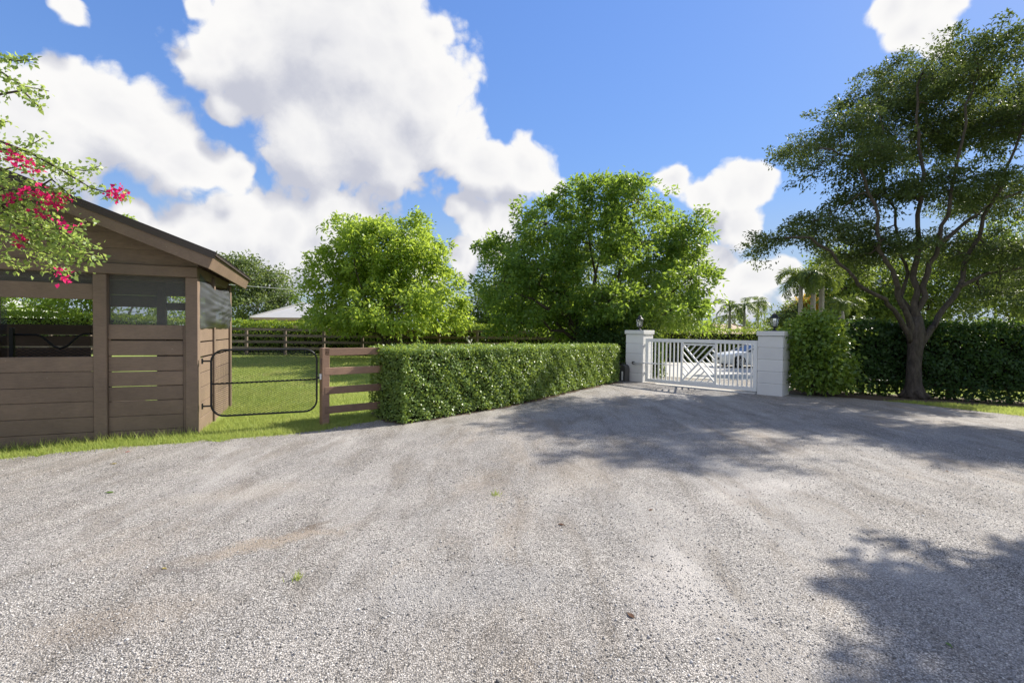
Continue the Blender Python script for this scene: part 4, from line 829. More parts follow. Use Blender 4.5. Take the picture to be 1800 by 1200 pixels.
# clipped hedge in front of the paddock
hp = [(-2.41, 9.14, 1.40), (-0.45, 11.35, 1.37), (1.2, 13.75, 1.33), (3.17, 16.45, 1.29)]
hedge('clipped_hedge', 'low box-clipped green hedge running from the rail fence to the gate pillar', hp, 1.15, 92000, .05, M['L_hedge'], 21, 0.05, .12, .62, .035, 12, shoots=420)
# hedges around
hedge('boundary_hedge', 'long dark hedge with sunlit top behind the far paddock fence', [(-42, 28.2, 2.6), (-24, 28.1, 2.5), (-19, 28.1, 2.15), (0, 28.3, 2.05), (8, 28.5, 2.0)], 1.4, 60000, .13, M['L_farhedge'], 22, 0.05, .3, .5, .06)
hedge('roadside_hedge', 'flat-topped hedge across the road behind the white car', [(10.6, 34.2, 2.02), (30, 34.0, 2.05), (60, 33.5, 2.05)], 1.6, 42000, .12, M['L_farhedge'], 23, 0.02, .3, .5, .05)
hedge('corner_hedge', 'leafy hedge seen through the gate bars just beyond the far pillar', [(5.55, 18.5, 1.45), (4.6, 21.5, 1.7), (3.2, 26.5, 1.9)], 1.0, 16000, .09, M['L_clusia'], 24, .05, .22, .55, .06)
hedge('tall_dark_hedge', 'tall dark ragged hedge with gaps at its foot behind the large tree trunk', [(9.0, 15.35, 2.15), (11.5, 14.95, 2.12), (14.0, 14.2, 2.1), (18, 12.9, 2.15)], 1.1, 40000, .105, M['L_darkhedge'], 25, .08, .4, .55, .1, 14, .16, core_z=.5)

def bush(name, label, base, lobes, n, leaf, mat, seed, cat='bush', aspect=.55, group=None):
    return tree(name, label, base, lobes, mat, M['bark_dark'], n, leaf, seed, .05, 4, .5, 16, .16, aspect, .9, cat=cat, group=group, twigs=.25, up=.4, power=.3, crown='foliage')
bush('broadleaf_bush', 'glossy broad-leaved bush standing right beside the near gate pillar', (8.75, 13.75), [(8.45, 13.6, 1.5, .62, .6, .75), (9.05, 13.9, 1.45, .65, .6, .8), (8.6, 13.5, .75, .62, .55, .6), (9.2, 13.7, .7, .6, .55, .6), (8.8, 13.9, 1.95, .5, .5, .35)], 9000, .125, M['L_clusia'], 31)
bush('round_bush', 'round pale-topped bush behind the roadside hedge, nearest the big leafy tree', (12.6, 38), [(12.6, 38, 1.6, 1.6, 1.4, 1.35)], 4000, .14, M['L_far2'], 32)
bush('round_bush', 'dark round bush behind the roadside hedge, below the palm clump', (15.4, 38.5), [(15.4, 38.5, 1.7, 1.6, 1.4, 1.45)], 4000, .14, M['L_far2'], 33)
bush('round_bush', 'leafy bush behind the roadside hedge, right of the palm clump', (21.2, 40), [(21.2, 40, 1.6, 1.9, 1.5, 1.5), (23.5, 41, 1.5, 1.6, 1.4, 1.3)], 5000, .15, M['L_far2'], 34)
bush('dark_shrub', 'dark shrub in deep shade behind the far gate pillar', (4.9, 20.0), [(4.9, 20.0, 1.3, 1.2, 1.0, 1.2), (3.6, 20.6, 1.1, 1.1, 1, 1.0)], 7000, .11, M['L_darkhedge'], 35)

# the three near trees
def limb(k, r0, r1, thin=1.0):
    p = [Vector(q) for q in LIMB[k]]; n = len(p); out = []; rg = random.Random(k)
    for i in range(n - 1):                 # smooth the path and let it wander a little
        a, b, c, d = p[max(i-1, 0)], p[i], p[i+1], p[min(i+2, n-1)]
        for t in (0, 1/3, 2/3):
            q = .5 * ((2*b) + (c - a)*t + (2*a - 5*b + 4*c - d)*t*t + (3*b - a - 3*c + d)*t**3)
            if i: q += Vector((rg.gauss(0, .045), rg.gauss(0, .05), rg.gauss(0, .03)))
            out.append(tuple(q))
    out.append(tuple(p[-1])); n = len(out); return out, [(r0 + (r1 - r0) * (i / (n - 1)) ** .75) * rg.uniform(.93, 1.08) for i in range(n)]
trunk = ([(11.83, 14.02, -.12), (11.83, 14.02, .06), (11.80, 14.0, .35), (11.79, 14.0, .9), (11.82, 14.0, 1.4), (11.83, 14.0, 1.85), (11.84, 14.0, 2.3)], [.36, .26, .2, .18, .19, .22, .13])
tree('shade_tree', 'tall dark spreading tree with many upright limbs at the right', (11.83, 14.02), RT, M['L_right'], M['bark_grey'], 150000, .1, 41,
     per=85, cr=.19, aspect=.42, flat=.45, spray=.62, limbs=[trunk] + [([(11.83 + .04*math.cos(q), 14.02 + .04*math.sin(q), .34), (11.83 + .2*math.cos(q), 14.02 + .2*math.sin(q), .06), (11.83 + .36*math.cos(q+.15), 14.02 + .36*math.sin(q+.15), -.05)], [.13, .1, .05]) for q in (.3, 1.6, 2.7, 3.6, 4.4, 5.4)] + [limb('A', .09, .025), limb('B', .1, .02), limb('C', .07, .02), limb('D', .11, .025), limb('E', .1, .025), limb('F', .105, .025), limb('G', .06, .02), limb('H', .06, .02)], twigs=.95, up=.7, droop=.3, power=.5)
tree('leafy_tree', 'bright yellow-green rounded tree in the paddock, nearer the stable', (-6.2, 24.2), MID, M['L_mid'], M['bark_dark'], 40000, .22, 42, .1, 4, 1.1, 56, .27, .42, .8, spray=.5, power=.42, skirt=1.25, twigs=.8)
tree('leafy_tree', 'broad dense green tree rising behind the clipped hedge and far pillar', (3.35, 22.0), BIG, M['L_big'], M['bark_grey'], 58000, .195, 43, .17, 3, 1.3, 62, .27, .44, .7, spray=.5, power=.42, skirt=1.45, twigs=.8)
# tree just outside the frame whose shadow falls across the drive
tree('shade_tree', 'spreading tree at the drive edge beyond the right of the picture', (12.3, 6.3), [(10.65, 6.25, 6.2, 1.58, 1.37, 0.7), (12.25, 6.15, 6.9, 1.89, 1.78, 0.8), (11.25, 5.05, 5.7, 1.37, 1.26, 0.6), (13.65, 6.75, 6.0, 1.68, 1.68, 0.8), (13.25, 4.85, 5.6, 1.68, 1.47, 0.7), (10.05, 5.45, 5.3, 0.95, 0.84, 0.4)], M['L_right'], M['bark_grey'], 80000, .16, 44, .18, 1, 2.4, 70, .22, .5, .5, spray=.5, power=.6)

BT = 'background trees beyond the boundary'
tree('far_tree', 'hazy grey-green tree with pale limbs above the white-roofed house', (-22.0, 40.3), FARL, M['L_far'], M['bark_pale'], 15000, .24, 51, .2, 3, 1.0, 22, .36, .5, .6, twigs=.8)
tree('far_tree', 'dark small tree in the gap between the two paddock trees', (-1.8, 36.2), B1, M['L_far2'], M['bark_pale'], 11000, .24, 52, .15, 2, 1.0, 26, .36)
tree('far_tree', 'dark tree showing through the left half of the broad green tree', (3.4, 37), B2, M['L_far2'], M['bark_dark'], 13000, .26, 53, .22, 2, 1.5, 26, .4)
tree('far_tree', 'low dark tree behind the lantern of the far pillar', (8.3, 33.2), B3, M['L_far2'], M['bark_dark'], 8000, .24, 54, .15, 2, .9, 26, .36)
tree('far_tree', 'green tree behind the trunk of the large shade tree', (25.6, 30.8), B4, M['L_far2'], M['bark_dark'], 14000, .22, 55, .2, 2, 1.6, 26, .36)
tree('far_tree', 'green tree behind the tall dark hedge at the right edge', (31.5, 29.7), B5, M['L_far2'], M['bark_dark'], 17000, .22, 56, .22, 2, 1.8, 26, .36)
tree('far_tree', 'low green tree left of the yellow blossom, behind the near lantern', (21.2, 36.0), B6, M['L_far'], M['bark_dark'], 6000, .2, 57, .12, 2, .8, 24, .3)
tree('blossom_tree', 'small tree covered in golden yellow blossom behind the palms', (21.8, 35.2), B6y, M['L_yellow'], M['bark_dark'], 5000, .17, 58, .1, 2, 1.2, 24, .25)
tree('far_tree', 'green tree crowding the pale palm trunks right of the near pillar', (20.6, 29.4), B7, M['L_far2'], M['bark_dark'], 12000, .2, 59, .16, 2, 1.4, 26, .34)
tree('far_tree', 'tree behind the stable, seen through its openings and above its roof', (-26.0, 30.2), B8, M['L_mid'], M['bark_pale'], 20000, .22, 60, .2, 3, 1.5, 26, .36)

# far wood along the horizon
def treeline():
    rng = np.random.default_rng(70); lob = []
    for a in np.linspace(-62, 62, 120):
        r = rng.uniform(85, 120); x, y = r * math.sin(rad(a)), r * math.cos(rad(a)); h = rng.uniform(2.2, 5.0)
        lob.append((x, y, h * .55, rng.uniform(3, 5), 2.5, h * .6))
    P, O, C = crown_pts(lob, rng, 30000, 24, .5, .8)
    tag(leaves('distant_wood', P, rng, .55, M['L_far'], None, .6, O, .5, .1), 'hazy low wood along the horizon', 'trees', kind='stuff')
treeline()

# palms
def palm(name, label, base, h, mat, trunk_r, nf, flen, seed, leaflets=34, lw=.03, ll=.42, plume=False, lean=(0, 0), arch=.9):
    rng = np.random.default_rng(seed); t = thing(name, label, 'palm', (base[0], base[1], gza(*base)), rng.uniform(0, 6), 'palm trees beyond the gate')
    top = Vector((lean[0], lean[1], h))
    pts = [Vector((lean[0] * k * k, lean[1] * k * k, h * k - (.1 if k == 0 else 0))) for k in (0, .1, .3, .6, .9, 1)]
    MB().tube(pts, [trunk_r * 1.35, trunk_r * 1.12, trunk_r, trunk_r * .95, trunk_r * .85, trunk_r * .6], 10).build('trunk', M['palm_trunk'], t, True)
    sh = MB().lathe([(trunk_r * .75, -.02), (trunk_r * .8, .2), (trunk_r * .4, .55)], 9, top); sh.build('crownshaft', mat, t, True)
    for q in range(nf):
        az = 2.4 * q + rng.uniform(-.2, .2); el = rad(rng.uniform(-18, 68)); L = flen * rng.uniform(.85, 1.1)
        d = Vector((math.cos(az), math.sin(az), 0)); p = top + Vector((0, 0, .35)); e = el; rp = [p.copy()]; n = 9
        for k in range(n):
            p = p + (d * math.cos(e) + Vector((0, 0, math.sin(e)))) * (L / n); e -= arch * 2.1 / n * (1 + .5 * k / n); rp.append(p.copy())
        R = np.array(rp); tt = np.linspace(.12, 1, leaflets) * n; i = np.minimum(tt.astype(int), n - 1); f = (tt - i)[:, None]
        B = R[i] + (R[np.minimum(i + 1, n)] - R[i]) * f; ax = unit(R[np.minimum(i + 1, n)] - R[i]); side = np.cross(ax, np.array([0, 0, 1.0])); side = unit(side); upv = np.cross(side, ax)
        V = []
        for sg in ((1, -1, 2, -2) if plume else (1, -1)):
            s0 = side * (1 if sg > 0 else -1) if abs(sg) == 1 else unit(upv * (.9 if sg > 0 else -.7) + side * rng.uniform(-.8, .8, (len(B), 1)))
            dd = unit(s0 + ax * .55 + np.array([0, 0, -.35]) + rng.normal(size=B.shape) * .14)
            ln = ll * np.sin(np.pi * np.clip(.18 + .76 * tt / n, 0, 1))[:, None] * rng.uniform(.8, 1.15, (len(B), 1)); wv = ax * lw
            V.append(np.stack([B - wv * .5, B + dd * ln * .5 - wv * .6 + [0, 0, .01], B + dd * ln + np.array([0, 0, -.12]) * ln, B + dd * ln * .5 + wv * .6], 1))
        V = np.concatenate(V).reshape(-1, 3); F = np.arange(len(V), dtype=np.int32).reshape(-1, 4)
        fr = np_mesh('frond', V, F, mat, t)
        MB().tube(rp, [.022 * (1 - .09 * k) for k in range(n + 1)], 4, False).build('rachis', mat, fr)
palm('palm_tree', 'left palm of the clump above the roadside hedge', (20.0, 44), 4.1, M['L_palm'], .14, 11, 2.1, 81, 30, .06, .55)
palm('palm_tree', 'right palm of the clump above the roadside hedge', (21.1, 43.5), 4.2, M['L_palm'], .14, 11, 2.1, 82, 30, .06, .55)
palm('palm_tree', 'short middle palm of the clump above the roadside hedge', (20.9, 46), 3.0, M['L_palm'], .12, 10, 1.9, 83, 28, .06, .5)
palm('palm_tree', 'thin lone coconut palm against the sky, left of the near lantern', (28.2, 55), 5.3, M['L_palm'], .13, 13, 2.3, 84, 28, .07, .6, lean=(.5, 0))
palm('palm_tree', 'smooth pale-trunked palm, leftmost of those behind the near pillar', (15.05, 25), 4.6, M['L_palm'], .12, 11, 1.75, 85, 34, .045, .34, True, arch=1.2)
palm('palm_tree', 'smooth pale-trunked palm, middle of those behind the near pillar', (15.45, 24.6), 4.7, M['L_palm'], .125, 10, 1.7, 86, 34, .045, .34, True, arch=1.2)
palm('palm_tree', 'smooth pale-trunked palm, rightmost of those behind the near pillar', (16.4, 25.4), 5.0, M['L_palm'], .14, 11, 1.8, 87, 34, .045, .34, True, arch=1.2)
palm('palm_tree', 'short brown-trunked palm half hidden by the shade tree foliage', (17.9, 26), 3.3, M['L_palm'], .15, 9, 1.6, 88, 30, .045, .34, True, arch=1.2)

# bougainvillea over the stable front
def bougainvillea():
    rng = np.random.default_rng(90); base = (-7.75, 5.75); g0 = gza(*base)
    t = thing('bougainvillea', 'bougainvillea with green leaves and magenta bracts arching over the stable front', 'vine', (*base, g0))
    mb = MB(); P, O, Wd = [], [], []
    root = Vector((0, 0, -.1)); fork = Vector((.25, .15, 2.2))
    mb.tube([root, Vector((.05, .05, .8)), Vector((.18, .1, 1.6)), fork], [.07, .06, .05, .045], 7)
    top = Vector((.4, .2, 4.2)); mb.tube([fork, Vector((.3, .2, 3.2)), top], [.04, .03, .025], 6)
    trunkpts = [fork, Vector((.3, .2, 3.2)), top, fork.lerp(Vector((.3, .2, 3.2)), .5)]
    for b in BR:
        pts = [Vector((x - base[0], y - base[1], z - g0)) for x, y, z in b]
        near = min(trunkpts, key=lambda q: (q - pts[0]).length); full = [near, near.lerp(pts[0], .55) + Vector((0, 0, .12))] + pts
        n = len(full); mb.tube(full, [.02 - .0155 * k / (n - 1) for k in range(n)], 5)
        for k in range(1, n - 1):
            a, c = full[k], full[k + 1]; L = (c - a).length; q = int(L * (165 if k > 1 else 70))
            for _ in range(q):
                f = rng.uniform(); o = rng.normal(size=3) * .035 * (1.7 if b[0][2] < 3.8 else 1.0); P.append(np.array(a.lerp(c, f)) + o); O.append(unit(o[None])[0])
    P = np.array(P); leaves('foliage', P, rng, .062, M['L_boug'], t, .62, np.array(O) * .8, .5, .35)
    Q, QO = [], []
    for x, y, z in FL:
        c = np.array((x - base[0] + .06, y - base[1] - .12, z - g0)); k = rng.integers(16, 30); o = rng.normal(size=(k, 3)) * .042
        Q.append(c + o); QO.append(unit(o))
    tag(leaves('bracts', np.concatenate(Q), rng, .05, M['bract'], t, .85, np.concatenate(QO), .3, .0), kind='stuff')
    mb.build('stems', M['bark_dark'], t, True)
bougainvillea()

# ---------------------------------------------------------------- grass
def in_poly(poly, x, y):
    inside = np.zeros(len(x), bool); n = len(poly)
    for k in range(n):
        (x0, y0), (x1, y1) = poly[k], poly[(k + 1) % n]
        c = ((y0 > y) != (y1 > y)) & (x < (x1 - x0) * (y - y0) / (y1 - y0 + 1e-12) + x0); inside ^= c
    return inside
BARNP = [(BX, BY), (BX - RW*math.cos(BA), BY - RW*math.sin(BA)), (BX - RW*math.cos(BA) - D*math.sin(BA), BY - RW*math.sin(BA) + D*math.cos(BA)), (BX - D*math.sin(BA), BY + D*math.cos(BA))]
BED = [(-2.95, 9.9), (-2.4, 8.95), (-1.9, 8.62), (0.1, 10.75), (2.0, 13.4), (3.9, 15.95), (3.0, 17.2), (-1.2, 11.9)]
def blades(P, rng, h, w):
    n = len(P); a = rng.uniform(0, 2*math.pi, n); lean = rng.normal(size=(n, 2)) * .45; hh = h * rng.uniform(.55, 1.25, n)
    d = np.stack([np.cos(a), np.sin(a), np.zeros(n)], 1) * (w * rng.uniform(.6, 1.2, n))[:, None] / 2
    tip = P + np.stack([lean[:, 0] * hh, lean[:, 1] * hh, hh], 1)
    return np.stack([P - d, P + d, tip], 1).reshape(-1, 3)
def grass(name, label, regions, seed, clear=True):
    rng = np.random.default_rng(seed); Vs = []
    for (poly, dens, h, w) in regions:
        xs = [p[0] for p in poly]; ys = [p[1] for p in poly]; A = (max(xs)-min(xs)) * (max(ys)-min(ys)); n = int(A * dens)
        x = rng.uniform(min(xs), max(xs), n); y = rng.uniform(min(ys), max(ys), n)
        k = in_poly(poly, x, y) & ~in_poly(BARNP, x, y) & ~in_poly(BED, x, y)
        if clear: k &= ~in_poly(GRAVEL, x + rng.normal(0, .09, n), y + rng.normal(0, .09, n))
        tuft = np.sin(x*5.1 + np.sin(y*3.3)*2) * np.sin(y*4.7 + np.sin(x*2.9)*2); k &= rng.uniform(0, 1, n) < .72 + .4 * tuft
        x, y = x[k], y[k]; P = np.stack([x, y, gz(x, y) - .008], 1); Vs.append(blades(P, rng, h, w))
    V = np.concatenate(Vs); F = np.arange(len(V), dtype=np.int32).reshape(-1, 3)
    tag(np_mesh(name, V, F, M['grass']), label, 'grass', kind='stuff')
grass('paddock_grass', 'sunlit mown grass of the paddock and along the stable foot',
      [([(-9, 4.9), (-2.2, 8.3), (-2.3, 9.6), (-5.6, 9.6), (-5.3, 7.7), (-9, 6.2)], 5200, .07, .011), ([(-7.2, 6.55), (-5.2, 7.35), (-4.95, 7.75), (-5.2, 7.85), (-8.2, 6.75)], 900, .15, .012), ([(-6.6, 9.6), (-2.2, 9.6), (-3.2, 13.5), (-8.6, 13.5)], 2600, .06, .014),
       ([(-8.8, 13.5), (-3.0, 13.5), (-5, 19), (-12.2, 19)], 900, .06, .024), ([(-12.5, 19), (-4.5, 19), (-6, 26.2), (-17, 26.2)], 420, .07, .035)], 101)
grass('verge_grass', 'sunlit grass verge between gravel and tree at the right',
      [([(9.9, 12.75), (10.3, 12.0), (11.2, 10.3), (12.5, 8.3), (16, 8.5), (17.5, 10.8), (12.6, 12.1), (11.3, 12.5)], 1700, .075, .014), ([(10, 17), (24, 13.5), (30, 19.5), (13, 19.8)], 260, .08, .03), ([(4.5, 20.6), (6.3, 20.8), (5.0, 24.5), (3.9, 25)], 500, .09, .03)], 102)
grass('stray_weeds', 'sparse weeds growing through the gravel near the grass edge',
      [([(-8, 5.3), (-6.9, 6.1), (-4.6, 7.1), (-3.6, 7.7), (-3.2, 7.2), (-7.5, 4.6)], 26, .03, .008)], 103, False)

# ---------------------------------------------------------------- loose stones on the drive
def stones():
    rng = np.random.default_rng(110); n = 150000
    y = 2.0 + 6.0 * rng.uniform(0, 1, n) ** 1.5; x = rng.uniform(-1.2, 1.2, n) * (y + .4); k = in_poly(GRAVEL, x, y); x, y = x[k], y[k]
    pat = np.sin(x*2.1 + 1.3*np.sin(y*1.7)) * np.sin(y*2.9 - x*.8); k = rng.uniform(0, 1, len(x)) < .55 + .4 * pat; x, y = x[k][:60000], y[k][:60000]; n = len(x)
    s = np.clip(rng.lognormal(math.log(.0042), .35, n), .003, .013); P = np.stack([x, y, gz(x, y) + .008 + s * .25], 1)
    oct_ = np.array([(1,0,0),(0,1,0),(-1,0,0),(0,-1,0),(0,0,.75),(0,0,-.75)], float)
    V = oct_[None] * s[:, None, None] * rng.uniform(.6, 1.35, (n, 6, 1)); a = rng.uniform(0, 6.3, n); c, q = np.cos(a)[:, None], np.sin(a)[:, None]
    V = np.stack([V[..., 0]*c - V[..., 1]*q, V[..., 0]*q + V[..., 1]*c, V[..., 2]], -1) + P[:, None]
    f = np.array([(0,1,4),(1,2,4),(2,3,4),(3,0,4),(1,0,5),(2,1,5),(3,2,5),(0,3,5)]); F = (f[None] + 6*np.arange(n)[:, None, None]).reshape(-1, 3)
    m, nt, b, N, L = new_mat('loose_stone'); g = N('ShaderNodeNewGeometry')
    r = ramp(nt, [(0, (.09, .085, .08)), (.25, (.24, .23, .22)), (.6, (.36, .345, .33)), (.85, (.48, .46, .44)), (1, (.7, .68, .65))]); L(g.outputs['Random Per Island'], r.inputs[0]); L(r.outputs[0], b.inputs['Base Color']); b.inputs['Roughness'].default_value = .8
    tag(np_mesh('loose_stones', V.reshape(-1, 3), F, m), 'loose grey crushed stones on the drive', 'stones', kind='stuff')
stones()

# ================================================================ CAR
def car():
    t = thing('parked_car', 'white sedan parked on the road beyond the white gate', 'car', (14.5, 28.4, gza(15, 28.4) + .02), rad(3))
    paint = plain('white_car_paint', (.78, .79, .8), .25); glass = plain('car_glass', (.015, .018, .035), .08); tyre = plain('tyre', (.015, .015, .015), .85); rim = plain('alloy', (.45, .46, .48), .35, .8)
    lamp = plain('headlamp', (.6, .62, .65), .12); red = plain('tail_lamp', (.35, .02, .02), .2); dark = plain('car_trim', (.02, .02, .02), .6)
    # body stations along x (front at -x): x, z low, z belt, half width low, half width belt
    st = [(-2.38, .36, .60, .55, .50), (-2.30, .26, .70, .78, .70), (-2.0, .20, .80, .86, .80), (-1.45, .18, .88, .89, .83), (-.85, .17, .95, .90, .85), (0, .17, .96, .90, .86), (.9, .18, .98, .90, .86), (1.6, .20, 1.0, .89, .84), (2.1, .26, .99, .85, .80), (2.34, .36, .95, .74, .70), (2.40, .45, .72, .6, .6)]
    ring = []
    for x, zl, zb, wl, wb in st:
        zm = (zl + zb) / 2; ring.append([(x, -wl*.9, zl), (x, -wl, zl+.12), (x, -wl*1.01, zm), (x, -wb, zb-.04), (x, -wb*.9, zb), (x, wb*.9, zb), (x, wb, zb-.04), (x, wl*1.01, zm), (x, wl, zl+.12), (x, wl*.9, zl)])
    n = 10; vs = [p for r in ring for p in r]; m_ = len(ring)
    fs = [(n*a+b, n*a+(b+1) % n, n*(a+1)+(b+1) % n, n*(a+1)+b) for a in range(m_-1) for b in range(n)] + [tuple(range(n))[::-1], tuple(n*(m_-1)+b for b in range(n))]
    body = MB().add(vs, fs).build('body', paint, t, True)
    # greenhouse: dark glass with white roof and pillars
    gs = [(-1.0, .93, .93, .82), (-.25, .93, 1.34, .66), (.25, .94, 1.40, .63), (.85, .96, 1.385, .63), (1.3, .97, 1.30, .64), (1.95, .985, 1.0, .74)]
    ring = [[(x, -.84, z0), (x, -w, z1), (x, w, z1), (x, .84, z0)] for x, z0, z1, w in gs]; vs = [p for r in ring for p in r]
    fs = [(4*a+b, 4*a+b+1, 4*(a+1)+b+1, 4*(a+1)+b) for a in range(5) for b in range(3)]
    MB().add(vs, fs).build('window_glass', glass, t)
    rp = [(-.32, 1.315), (-.22, 1.365), (.25, 1.425), (.85, 1.41), (1.32, 1.315), (1.28, 1.29)]
    vs = []; 
    for x, z in rp[:5]: w = .66 - .02 * (x > 0); vs += [(x, -w - .015, z - .04), (x, -w + .06, z), (x, w - .06, z), (x, w + .015, z - .04)]
    fs = [(4*a+b, 4*a+b+1, 4*(a+1)+b+1, 4*(a+1)+b) for a in range(4) for b in range(3)]
    MB().add(vs, fs).build('roof', paint, t, True)
    for s in (-1, 1):
        MB().tube([(-1.05, s*.83, .94), (-.28, s*.675, 1.345)], .035, 6).build('windscreen_pillar', paint, t)
        MB().tube([(.42, s*.85, .95), (.45, s*.645, 1.39)], .03, 6).build('door_pillar', dark, t)
        MB().tube([(1.28, s*.65, 1.3), (1.98, s*.78, 1.0)], .055, 6).build('rear_pillar', paint, t)
        MB().box((-.72, s*.95, .98), (.14, .16, .11)).build('mirror', paint, t, bevel=.03)
        MB().box((-2.17, s*.66, .66), (.26, .22, .12)).build('headlight', lamp, t, bevel=.03)
        MB().box((2.3, s*.62, .82), (.14, .26, .13)).build('tail_light', red, t, bevel=.03)
        for xd in (.12, 1.1): MB().box((xd, s*.905, .8), (.18, .03, .03)).build('door_handle', paint, t, bevel=.01)
        for x in (-1.48, 1.38):
            w = MB().lathe([(.22, -.11), (.31, -.105), (.33, -.06), (.33, .06), (.31, .105), (.22, .11)], 24)
            o = w.build('wheel', tyre, t, True); o.location = (x, s*.80, .33); o.rotation_euler = (rad(90), 0, 0)
            r_ = MB().lathe([(.225, -.03), (.22, .1), (.205, .105)], 20); rr = r_.build('rim', rim, o, True)
            for k in range(5):
                a = 2*math.pi*k/5; MB().beam((.03*math.cos(a), .03*math.sin(a), -s*.112), (.21*math.cos(a), .21*math.sin(a), -s*.112), .05, .02).build('spoke', rim, o)
        for x in (-1.48, 1.38):
            arch = MB().tube([(x + .37*math.cos(rad(q)), s*.895, .33 + .37*math.sin(rad(q))) for q in range(0, 181, 20)], .03, 5); arch.build('wheel_arch', dark, t)
    MB().box((0, 0, .2), (3.9, 1.5, .1)).build('underbody', dark, t)
    MB().box((-2.36, 0, .5), (.06, .8, .16)).build('grille', dark, t, bevel=.01)
car()

# ================================================================ HOUSES BEYOND
def hip_house(name, label, c, size, wallh, roofh, rz, wall, roof, over=.5, ridge=.45, rows=9, windows=()):
    x, y = c; t = thing(name, label, 'house', (x, y, gza(x, y)), rz)
    w, d = size; MB().box((0, 0, wallh/2 - .2), (w, d, wallh + .4)).build('wall', wall, t)
    W_, D_ = w/2 + over, d/2 + over; r = max(.2, W_ - D_) if ridge is None else w/2 * ridge
    rf = MB().box((0, 0, wallh - .06), (2*W_, 2*D_, .16)).build('eave', wall, t)
    prev = None; ro = None
    for k in range(rows):      # stepped courses of tile
        f0, f1 = k/rows, (k+1)/rows; z0, z1 = wallh + .03 + roofh*f0, wallh + .03 + roofh*f1
        a0, b0 = W_ + (r - W_)*f0 + .02, D_*(1-f0) + .02; a1, b1 = W_ + (r - W_)*f1, D_*(1-f1) + .001
        p = [(-a0,-b0,z0),(a0,-b0,z0),(a0,b0,z0),(-a0,b0,z0),(-a1,-b1,z1+.02),(a1,-b1,z1+.02),(a1,b1,z1+.02),(-a1,b1,z1+.02)]
        o = MB().add(p, [(3,2,1,0),(4,5,6,7),(0,1,5,4),(1,2,6,5),(2,3,7,6),(3,0,4,7)])
        if ro is None: ro = o.build('roof', roof, t)
        else: o.build('tile_course', roof, ro)
    for sx in (-1, 1):
        for sy in (-1, 1): MB().beam((sx*W_, sy*D_, wallh+.06), (sx*r, 0, wallh+roofh+.1), .22, .1).build('hip_ridge', roof, ro)
    for (wx, wy, ww, wh, face) in windows:
        if face == 'y': f = MB().box((wx, -d/2 - .03, wy), (ww, .1, wh)).build('window', M['white'], t); MB().box((wx, -d/2 - .09, wy), (ww-.2, .04, wh-.2)).build('pane', M['pane'], f)
        else: f = MB().box((w/2 + .03, wx, wy), (.1, ww, wh)).build('window', M['white'], t); MB().box((w/2 + .09, wx, wy), (.04, ww-.2, wh-.2)).build('pane', M['pane'], f)
    return t
M['pane'] = plain('window_pane', (.03, .035, .04), .1)
wallp = painted('peach_stucco', (.55, .40, .30), .8, .05); whiteroof = painted('white_tile', (.5, .49, .475), .6, .06); tanroof = painted('tan_tile', (.42, .3, .2), .7, .08); darkroof = painted('dark_shingle', (.07, .065, .06), .7, .1); cream = painted('cream_stucco', (.6, .5, .38), .8, .05)
hip_house('house', 'low house with white tiled hip roof behind the boundary hedge', (-14.8, 37.0), (6.6, 5.0), 2.25, 1.15, rad(-8), wallp, whiteroof, .5, .45, 9, [(-1.9, 1.3, 1.2, 1.0, 'y'), (1, 1.3, 1.4, 1.0, 'y')])
hip_house('house', 'cream house with tan roof behind the palm clump', (26.5, 60), (9, 7), 1.75, 1.35, rad(10), cream, tanroof, .5, .3, 7, [(-2, 1.0, 1.2, 1.0, 'y'), (1, 1.0, 1.2, 1.0, 'y')])
hip_house('house', 'dark-roofed house half hidden behind the pale palms', (30.5, 44.5), (8, 8), 3.2, 2.0, rad(20), cream, darkroof, .5, .2, 8, [(-2, 1.8, 1.2, 1.2, 'y')])
hip_house('house', 'white-walled house seen through the stable opening', (-46, 40), (9, 7), 2.9, 1.2, rad(15), M['pillar'], whiteroof, .4, .3, 7, [(2, 1.6, 1.4, 1.2, 'y')])

# ================================================================ SMALL THINGS
def pole(name, label, x, y, h, r, mat): 
    t = thing(name, label, 'pole', (x, y, gza(x, y))); MB().lathe([(r*1.1, -.2), (r, h*.5), (r*.75, h)], 10).build('shaft', mat, t, True); MB().beam((-.6, 0, h-.4), (.6, 0, h-.4), .09, .1).build('crossarm', mat, t); return t
pole('utility_pole', 'pale utility pole seen through the stable opening', -25.2, 27.1 + 2.2, 4.9, .16, M['palm_trunk'])
pole('utility_pole', 'utility pole hidden among the trees behind the broad green tree', 9.5, 40, 4.6, .12, M['bark_dark'])
w = thing('power_line', 'thin pale power line crossing behind the paddock trees', 'cable', (-25.2, 29.3, gza(-25.2, 29.3)))
a, b_ = Vector((0, 0, 4.75)), Vector((34.7, 10.7, 4.45 - .27)); MB().tube([a.lerp(b_, k/24) - Vector((0, 0, .55*math.sin(math.pi*k/24))) for k in range(25)], .018, 5).build('strand', M['pillar'], w, True)

rb = thing('rail_fence', 'dark rail fence half hidden in the tall dark hedge', 'fence', (9.0, 15.9, 0), math.atan2(-2.6, 9.2))
for k in range(5):
    MB().box((2.3*k, 0, .6 - .04*k), (.12, .12, 1.5)).build('post', M['darkfence'], rb, bevel=.006)
    if k < 4:
        for z in (.30, .72, 1.15): MB().beam((2.3*k, -.08, z - .04*k), (2.3*k + 2.295, -.08, z - .04*(k+1)), .035, .13).build('rail', M['darkfence'], rb)

